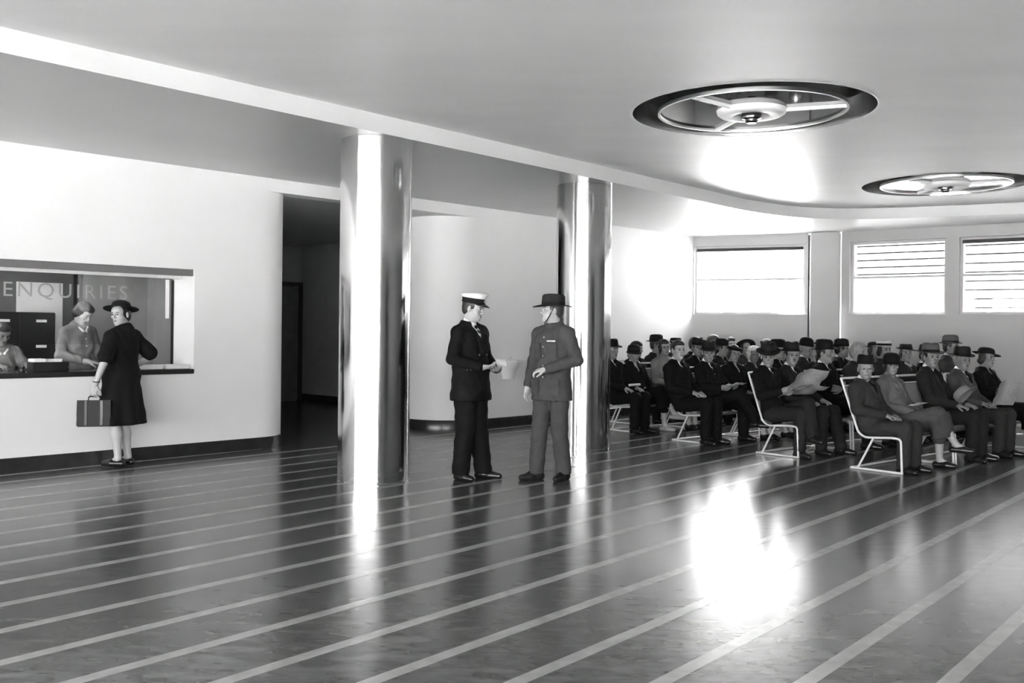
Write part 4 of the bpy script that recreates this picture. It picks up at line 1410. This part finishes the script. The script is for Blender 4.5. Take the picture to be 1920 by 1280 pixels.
FACE = Vector((.643, -.766)).normalized()
ROWD = Vector((.766, .643)).normalized()
FRZ = face_dir(FACE.x, FACE.y)
ROWS = {'D': Vector((3.79, 10.35)), 'C': Vector((3.07, 11.56)), 'B': Vector((2.26, 12.83)), 'A': Vector((1.52, 14.12)), 'Z': Vector((.97, 14.80))}
def row_s(row, px):
    r = (px - 960) * math.cos(R(.6)) / 1800
    o = ROWS[row]
    return (o.y * r - o.x) / (ROWD.x - ROWD.y * r)

# rows of benches: first build one, then copies
M['felt_light'] = mat('felt_light', .22, .8, spec=.2)
proto = None
def copy_tree(o, parent=None):
    c = o.copy()
    C.objects.link(c)
    if parent is not None:
        c.parent = parent
    for ch in [x for x in bpy.data.objects if x.parent == o]:
        copy_tree(ch, c)
    return c
ROWTXT = {'D': 'under the elderly man\'s row', 'C': 'in the newspaper reader\'s row', 'B': 'in the bareheaded young man\'s row', 'A': 'in the row beside the column', 'Z': 'in the last row along the wall'}
PLACE = ('aisle-end', 'second', 'third', 'fourth')
def bench(row, k, s, org=None):
    global proto
    o = org or ROWS[row]
    p = o + ROWD * s + FACE * .05
    if proto is None:
        proto = empty('bench', (p.x, p.y, 0), FRZ)
        bench_tubes(proto)
        b = proto
    else:
        b = copy_tree(proto)
        b.location = (p.x, p.y, 0)
    tag(b, '%s white tubular bench from the aisle %s' % (PLACE[k], ROWTXT[row]) if k else 'aisle-end white tubular bench %s' % ROWTXT[row], 'bench', 'tubular waiting benches')
    return b
for row, ss in (('D', (.57, 1.77, 2.97)), ('C', (.57, 1.77, 2.97, 4.17)), ('B', (.57, 1.77, 2.97, 4.17)), ('A', (.57, 1.77, 2.97, 4.17)), ('Z', (1.45, 2.65, 3.85))):
    for k, s_ in enumerate(ss):
        bench(row, k, s_)

# ------------------------------------------------------------------ seated figures
MID = dict(head=.0046, hand=.0065, body=.016, cloth=.0135)
FAR = dict(head=.0064, hand=.0095, body=.021, cloth=.0185)
def seated(arms='lap', legs='down', **kw):
    p = dict(sit=True, hip=(0, 0, .482), chest=(0, -.10, .80), neck=(0, -.135, .975), head=(0, -.105, 1.128), turn=(0, 0, 0),
             shR=(.168, -.125, .895), shL=(-.168, -.125, .895),
             hjR=(.09, .02, .462), hjL=(-.09, .02, .462), knR=(.105, .43, .49), knL=(-.105, .43, .49),
             anR=(.115, .42, .085), anL=(-.115, .42, .085), toeR=(.15, .58, .03), toeL=(-.15, .58, .03))
    A = dict(
        lap=dict(elR=(.245, -.05, .67), elL=(-.245, -.05, .67), wrR=(.075, .17, .615), wrL=(-.085, .19, .60), hdR=((-.75, .6, -.15), (0, -.1, -1), .45), hdL=((.6, .75, -.1), (0, -.1, -1), .45)),
        knees=dict(elR=(.24, .0, .66), elL=(-.24, .0, .66), wrR=(.12, .25, .605), wrL=(-.12, .25, .605), hdR=((-.1, .98, -.15), (0, -.1, -1), .5), hdL=((.1, .98, -.15), (0, -.1, -1), .5)),
        paper=dict(elR=(.24, .0, .68), elL=(-.24, .0, .68), wrR=(.13, .23, .68), wrL=(-.13, .23, .68), hdR=((-.3, .9, .1), (-.8, 0, .5), .8), hdL=((.3, .9, .1), (.8, 0, .5), .8)),
        news=dict(elR=(.28, .02, .68), elL=(-.28, .02, .68), wrR=(.24, .26, .74), wrL=(-.24, .26, .74), hdR=((-.25, .9, .25), (-.9, 0, .2), 1.1), hdL=((.25, .9, .25), (.9, 0, .2), 1.1)),
        fold=dict(elR=(.25, .0, .70), elL=(-.25, .0, .69), wrR=(-.02, .115, .735), wrL=(.02, .13, .70), hdR=((-.95, -.1, .1), (0, -1, 0), .4), hdL=((.95, -.1, .1), (0, -1, 0), .4)),
        chin=dict(elR=(.17, .12, .68), elL=(-.24, -.02, .67), wrR=(.075, .055, .93), wrL=(-.02, .16, .66), hdR=((-.30, -.2, .9), (-.4, -.85, -.1), .9), hdL=((.8, .3, .0), (0, -.3, -1), .4)))
    p.update(A[arms])
    if legs == 'cross':
        p.update(knR=(.0, .45, .60), anR=(-.13, .60, .27), toeR=(-.19, .76, .22), knL=(-.09, .42, .49))
    elif legs == 'crossL':
        p.update(knL=(.0, .45, .60), anL=(.13, .60, .27), toeL=(.19, .76, .22), knR=(.09, .42, .49))
    elif legs == 'side':
        p.update(knR=(.055, .43, .49), knL=(-.055, .43, .49), anR=(.10, .50, .085), anL=(.0, .52, .085), toeR=(.12, .65, .03), toeL=(.02, .67, .03))
    p.update(kw)
    return p
def suit(c='cloth_black', t=None, **k):
    d = dict(trousers=t or c, jacket=c, shirt='cloth_white', tie='cloth_black', hair='hair_black', jhem=.06, leg=.98)
    d.update(k)
    return d
def coat(c='cloth_dark', **k):
    d = dict(woman=True, skirt=c, jacket=c, jname='coat', vee=.16, shirt='cloth_grey', hair='hair_brown', hairstyle='bob', jhem=.04, head_scale=.96, pumps=True, bulk=.97)
    d.update(k)
    return d
# row, pixel column, label, pose, look, near?, size
AUD = [
 ('D', 1640, 'elderly man in dark overcoat and flat-brimmed hat at the aisle end of the front row', seated('lap', turn=(-50, 2, 0)), suit('cloth_dark', hat='fedora', hatm='felt_black', bulk=1.1, fat=1.08, hair='hair_grey', brow='brow_grey', tilt=(0, -8, 0)), 1, .96),
 ('D', 1688, 'woman in a pale grey coat and dark cloche hat beside the elderly man', seated('lap', 'cross', turn=(-42, 4, 0)), coat('cloth_mid', jacket='cloth_tweed', hat='cloche', hatm='felt_black'), 1, .99),
 ('D', 1763, 'man in a mid-grey fedora with a pale hat, beside the woman with crossed legs', seated('knees', turn=(-35, 0, 0)), suit('cloth_charcoal', hat='fedora', hatm='felt_mid', skin='skin'), 1, 1.06),
 ('D', 1820, 'man in a grey coat and dark homburg with a newspaper on his knees', seated('lap', turn=(-20, 5, 0)), suit('cloth_mid', t='cloth_dark', hat='homburg', hatm='felt_dark', hair='hair_grey'), 1, 1.02),
 ('D', 1866, 'woman in black coat and sweeping black hat next to the man in grey coat', seated('fold', 'side', turn=(-10, 3, 0)), coat('cloth_black', hat='wide', hatm='felt_black', tilt=(0, 0, -8)), 1, 1.04),
 ('C', 1455, 'man in glasses and a dark fedora reading an open newspaper', seated('news', 'crossL', turn=(-52, 12, 0)), suit('cloth_black', t='cloth_charcoal', hat='fedora', hatm='felt_dark', glasses=True, hair='hair_grey'), 1, 1.05),
 ('C', 1498, 'man with legs apart in a dark suit beside the newspaper reader', seated('knees', turn=(-30, 0, 0), anL=(-.16, .50, .085), toeL=(-.2, .66, .03)), suit('cloth_charcoal', hat='homburg', hatm='felt_dark', moustache=True), 1, 1.05),
 ('C', 1562, 'man with crossed legs in a tilted black fedora, two places from the newspaper reader', seated('fold', 'cross', turn=(5, 3, 0)), suit('cloth_black', hat='fedora', hatm='felt_black', tilt=(0, -6, 4)), 1, 1.07),
 ('C', 1622, 'bareheaded grey-haired man behind the elderly man of the front row', seated('lap', turn=(10, 0, 0)), suit('cloth_dark', hair='hair_grey', brow='brow_grey'), 0, 1.08),
 ('C', 1672, 'woman in a pale straw boater seated in front of the window pier', seated('lap', turn=(-25, 0, 0)), coat('cloth_dark', hat='boater', hatm='felt_pale', bandm='felt_black'), 0, 1.10),
 ('C', 1712, 'woman in round glinting spectacles and a brimmed dark hat with a pale collar', seated('lap', turn=(-40, 0, 0)), coat('cloth_dark', hat='tilt', hatm='felt_dark', glasses=True, collar='cloth_pale'), 1, 1.06),
 ('C', 1750, 'man with a stiff white collar half hidden behind the grey fedora', seated('lap', turn=(-10, 6, 0)), suit('cloth_black', hat='fedora', hatm='felt_black'), 0, 1.02),
 ('C', 1797, 'tall man in a soft grey hat close to the louvred windows', seated('lap', turn=(5, 0, 0)), suit('cloth_mid', hat='homburg', hatm='felt_mid'), 0, 1.13),
 ('B', 1284, 'bareheaded young man with dark hair in a black suit and white shirt', seated('lap', 'down', turn=(-22, 0, 0)), suit('cloth_black', skin='skin_fair'), 1, 1.08),
 ('B', 1340, 'man in a dark fedora holding loose white papers on his knee', seated('paper', 'cross', turn=(-40, 8, 0)), suit('cloth_black', hat='fedora', hatm='felt_dark'), 1, 1.05),
 ('B', 1388, 'woman in a black beret and a dark coat with pale edging', seated('lap', 'side', turn=(-25, 6, -8)), coat('cloth_black', hat='beret', hatm='felt_black', shirt='cloth_pale'), 1, 1.03),
 ('B', 1418, 'white-haired bareheaded woman beside the woman in the beret', seated('lap', 'side', turn=(-38, 4, 0)), coat('cloth_charcoal', hair='hair_white', curls=True, brow='brow_grey', shirt='cloth_pale', skin='skin_tan'), 1, 1.02),
 ('B', 1472, 'man in a low dark hat directly behind the newspaper reader', seated('lap', turn=(0, 0, 0)), suit('cloth_black', hat='homburg', hatm='felt_black'), 0, 1.06),
 ('B', 1524, 'old man in a black bowler hat resting his chin on his hand', seated('chin', turn=(-8, 8, 0)), suit('cloth_dark', hat='bowler', hatm='felt_black', hair='hair_grey', brow='brow_grey'), 1, 1.08),
 ('B', 1552, 'woman in a dark hat with a white band behind the bowler hat', seated('lap', turn=(20, 0, 0)), coat('cloth_dark', hat='tilt', hatm='felt_dark', bandm='cloth_white'), 0, 1.10),
 ('B', 1591, 'man in a tall creased black hat seen in sharp profile', seated('fold', turn=(22, 0, 0)), suit('cloth_black', hat='homburg', hatm='felt_black'), 1, 1.07),
 ('B', 1650, 'woman under a very wide flat black hat', seated('lap', turn=(-15, 0, 0)), coat('cloth_black', hat='wide', hatm='felt_black'), 0, 1.06),
 ('A', 1158, 'man in a dark fedora holding a rolled white paper, right beside the column', seated('knees', turn=(-6, 0, 0)), suit('cloth_black', hat='fedora', hatm='felt_black'), 1, 1.05),
 ('A', 1198, 'woman in a black coat and small dark hat with pale shoes stretched forward', seated('lap', 'cross', turn=(-12, 8, 4)), coat('cloth_black', hat='cloche', hatm='felt_dark', shirt='cloth_pale', shoes='cloth_pale', hair='hair_grey'), 1, 1.0),
 ('A', 1256, 'dark-haired bareheaded woman in a light grey dress', seated('lap', 'side', turn=(-28, 2, 6)), coat('cloth_grey', hair='hair_black', curls=True, vee=0, shirt=None), 1, 1.08),
 ('A', 1318, 'man in a dark fedora behind the man with the loose papers', seated('lap', turn=(-30, 0, 0)), suit('cloth_black', hat='fedora', hatm='felt_dark'), 0, 1.07),
 ('A', 1364, 'man in a high-crowned black fedora turned in profile to the window', seated('lap', turn=(18, 0, 0)), suit('cloth_charcoal', hat='fedora', hatm='felt_black', tilt=(0, 4, 0)), 0, 1.06),
 ('A', 1409, 'woman in a round upturned black hat framing her face', seated('lap', turn=(-35, 0, 0)), coat('cloth_dark', hat='wide', hatm='felt_black', tilt=(0, -38, 0), hat_off=(0, -.035, .045)), 0, 1.06),
 ('A', 1449, 'man in a dark flat cap under the first window', seated('lap', turn=(10, 0, 0)), suit('cloth_mid', hat='flatcap', hatm='felt_dark'), 0, 1.08),
 ('A', 1497, 'man in a flat cap at the window pier', seated('lap', turn=(-10, 0, 0)), suit('cloth_dark', hat='flatcap', hatm='felt_black'), 0, 1.02),
 ('Z', 1203, 'dark-haired bareheaded man in the last row nearest the column', seated('lap', turn=(10, 6, 0)), suit('cloth_black'), 0, 1.04),
 ('Z', 1220, 'man in a black fedora in profile against the white wall', seated('lap', turn=(22, 0, 0)), suit('cloth_charcoal', hat='fedora', hatm='felt_black'), 0, 1.10),
 ('Z', 1264, 'woman in a black hat with a pale band in the last row', seated('lap', turn=(0, 0, 0)), coat('cloth_dark', hat='tilt', hatm='felt_black', bandm='cloth_white'), 0, 1.09),
 ('Z', 1284, 'short-haired dark man in the last row behind the bareheaded young man', seated('lap', turn=(15, 0, 0)), suit('cloth_black'), 0, 1.10),
 ('Z', 1304, 'tall bareheaded man with thick dark hair in the last row', seated('lap', turn=(12, 0, 0)), suit('cloth_dark', hair='hair_brown'), 0, 1.13),
 ('Z', 1334, 'bareheaded man with a high pale forehead in the last row', seated('lap', turn=(-20, 0, 0)), suit('cloth_charcoal', hair='hair_black', skin='skin_fair'), 0, 1.10),
]
WHERE = {}
last = {}
for row, px, lab, pose, look, near, size in AUD:
    s_ = row_s(row, px)
    if row in last: s_ = max(s_, last[row] + (.50 if row in 'Z' else .47))
    last[row] = s_
    p = ROWS[row] + ROWD * s_
    rz = FRZ + R(random.uniform(-5, 5))
    ro, I = figure('person', (p.x, p.y, 0), rz, lab, pose, look, MID if near else FAR, 'people seated on the waiting benches', 1.0)
    ro.scale = (.5 + .5 * size, .5 + .5 * size, size)
    WHERE[(row, px)] = (ro, I)

# ------------------------------------------------------------------ things in laps and hands
def in_lap(key, c, rx=0, rz_=0):
    """world matrix of a spot in a sitter's own coordinates"""
    ro, I = WHERE[key]
    bpy.context.view_layer.update()
    return ro.matrix_world @ Matrix.Translation(c) @ Matrix.Rotation(rz_, 4, 'Z') @ Matrix.Rotation(rx, 4, 'X')
def place_at(o, mw):
    l, q, s = mw.decompose()
    o.location = l
    o.rotation_mode = 'QUATERNION'
    o.rotation_quaternion = q
def sheet(name, w_, h_, m, wav=.01, fold=0.0, nx=14, ny=10, th=.0015):
    V, F = [], []
    for lay in (0, 1):
        for j in range(ny):
            for i in range(nx):
                u, v = i / (nx - 1) - .5, j / (ny - 1) - .5
                z = wav * (math.sin(7 * u + 2 * v) + .6 * math.sin(11 * v - 5 * u)) + fold * abs(u) + lay * th
                V.append((u * w_, v * h_, z))
    n = nx * ny
    for lay in (0, 1):
        for j in range(ny - 1):
            for i in range(nx - 1):
                a = lay * n + j * nx + i
                q = (a, a + 1, a + nx + 1, a + nx)
                F.append(q if lay else q[::-1])
    rim = [i for i in range(nx)] + [j * nx + nx - 1 for j in range(1, ny)] + [(ny - 1) * nx + i for i in range(nx - 2, -1, -1)] + [j * nx for j in range(ny - 2, 0, -1)]
    for a, b in zip(rim, rim[1:] + rim[:1]):
        F.append((a, b, b + n, a + n))
    m_ = MB(); m_.add(V, F)
    return m_.build(name, m, smooth=True)
news = empty('newspaper')
tag(news, 'open grey newspaper spread across the knees of the man in glasses', 'newspaper')
a = sheet('upper_page', .62, .30, 'newsprint', .016, -.10); a.parent = news; a.location = (0, .05, .085); a.rotation_euler = (.95, 0, 0)
a = sheet('lower_page', .64, .30, 'paper_grey' if 'paper_grey' in M else 'newsprint', .018, -.08); a.parent = news; a.location = (0, .02, -.035); a.rotation_euler = (.42, 0, 0)
place_at(news, in_lap(('C', 1455), (0, .36, .80)))
o = sheet('loose_paper', .26, .20, 'paper', .012); tag(o, 'loose white papers on the knee of the man in the fedora', 'paper'); place_at(o, in_lap(('B', 1340), (0, .37, .725), .25, .2))
o = MB().tube([(-.13, 0, 0), (.13, .02, 0)], .018, 10).build('rolled_paper', 'paper', smooth=True); tag(o, 'rolled white paper in the hands of the man beside the column', 'paper'); place_at(o, in_lap(('A', 1158), (.02, .33, .66)))
o = sheet('folded_paper', .20, .14, 'paper', .006); tag(o, 'small folded white paper on the lap of the woman in the cloche hat', 'paper'); place_at(o, in_lap(('D', 1688), (.03, .24, .70), .3))
V, F = hat_rings(**HATS['fedora']['a'])
o = link('felt_hat', mesh('felt_hat', V, F), 'felt_light'); sm(o, 55); tag(o, 'pale felt hat held on the lap of the man in the grey fedora', 'hat'); place_at(o, in_lap(('D', 1763), (.0, .30, .70), .9))

o = sheet('newspaper', .52, .32, 'newsprint', .012, -.12); tag(o, 'grey newspaper standing on the knees of the man in the grey coat', 'newspaper'); place_at(o, in_lap(('D', 1820), (0, .40, .76), 1.25))
# ------------------------------------------------------------------ counter top things
def counter_at(px, d): 
    t = px_t(px, d)
    return wp(t, d)
CRZ = math.atan2(WD.y, WD.x)
def cthing(name, lab, cat, px, d, group=None):
    x, y = counter_at(px, d)
    r = empty(name, (x, y, HZ0), CRZ)
    tag(r, lab, cat, group)
    return r
r = cthing('card_box', 'black card index box with white cards in front of the clerk', 'card box', 100, .22)
MB().box(-.13, .13, -.09, .09, 0.001, .10).build('box', 'black', r, bevel=.006)
for i in range(4):
    MB().box(-.09 + .01 * (i % 2), .07 + .01 * i, -.06 + i * .03, -.057 + i * .03, .05, .13).build('card', 'paper', r)
MB().tube([(.115, -.091, .05), (.115, -.10, .05)], .008, 8).build('knob', 'dullmetal', r)
r = cthing('card_box', 'small black card box holding one white pad beside the ink pot', 'card box', 70, .20)
MB().box(-.07, .07, -.08, .08, 0.001, .10).build('box', 'black', r, bevel=.006)
MB().box(-.065, .065, -.07, .07, .101, .135).build('pad', 'paper', r, bevel=.004)
r = cthing('ink_pot', 'small dark ink pot at the counter edge', 'ink pot', 42, .10)
MB().lathe([(0, .001), (.03, .001), (.034, .01), (.034, .045), (.026, .055), (.02, .056), (.02, .066), (0, .066)], 20).build('pot', 'black', r, smooth=True)
for px, lab, wv in ((277, 'thick white ledger lying next to the woman in black', .13), (326, 'thick white ledger lying against the hatch reveal', .135)):
    r = cthing('ledger', lab, 'ledger', px, .14)
    MB().box(-wv, wv, -.11, .11, 0.006, .044).build('pages', 'paper', r, bevel=.003)
    MB().box(-wv - .006, wv + .006, -.115, .115, 0.001, .006).build('cover', 'cloth_grey', r)
    MB().box(-wv - .006, wv + .006, -.115, .115, .044, .049).build('cover', 'paper', r)

# ------------------------------------------------------------------ drinking fountain on the wall
def fnt_t(px):
    r = (px - 960) / 1800
    return (WO.y * r - WO.x) / (WD.x - WD.y * r)
tf = fnt_t(951)
fx, fy = wp(tf, 0)
ft = empty('drinking_fountain', (fx, fy, .72), math.atan2(WN.y, WN.x) - math.pi / 2)
tag(ft, 'white ceramic drinking fountain fixed to the wall behind the two men', 'fountain')
V, F = [], []
n = 17
prof = [(.10, .0), (.11, .05), (.13, .12), (.16, .17), (.20, .22), (.215, .27), (.205, .285), (.18, .275), (.14, .235), (.06, .215)]
for rr, z in prof:
    for i in range(n):
        a = math.pi * i / (n - 1)
        V.append((rr * math.cos(a) * .95, rr * math.sin(a) * 1.25 + .002, z))
for k in range(len(prof) - 1):
    for i in range(n - 1):
        F.append((k * n + i, k * n + i + 1, (k + 1) * n + i + 1, (k + 1) * n + i))
F.append(tuple(range(n))[::-1]); F.append(tuple(range((len(prof) - 1) * n, len(prof) * n)))
m_ = MB(); m_.add(V, F); m_.build('basin', 'ceramic', ft, smooth=True)
MB().box(-.19, .19, .002, .03, .22, .31).build('back_ledge', 'ceramic', ft, bevel=.008)
MB().tube(round_path([(0, .06, .215), (0, .06, .32), (0, .10, .34)], .03), .009, 8).build('spout', 'dullmetal', ft, smooth=True)
# paper held by the man in the white-topped cap
o = sheet('slip_of_paper', .15, .10, 'paper', .004, nx=8, ny=6)
tag(o, 'white slip of paper in the hand of the man in the white-topped cap', 'paper')
bpy.context.view_layer.update()
place_at(o, r1.matrix_world @ Matrix.Translation((-.03, .345, 1.125)) @ Matrix.Rotation(.5, 4, 'Z') @ Matrix.Rotation(-.55, 4, 'Y'))
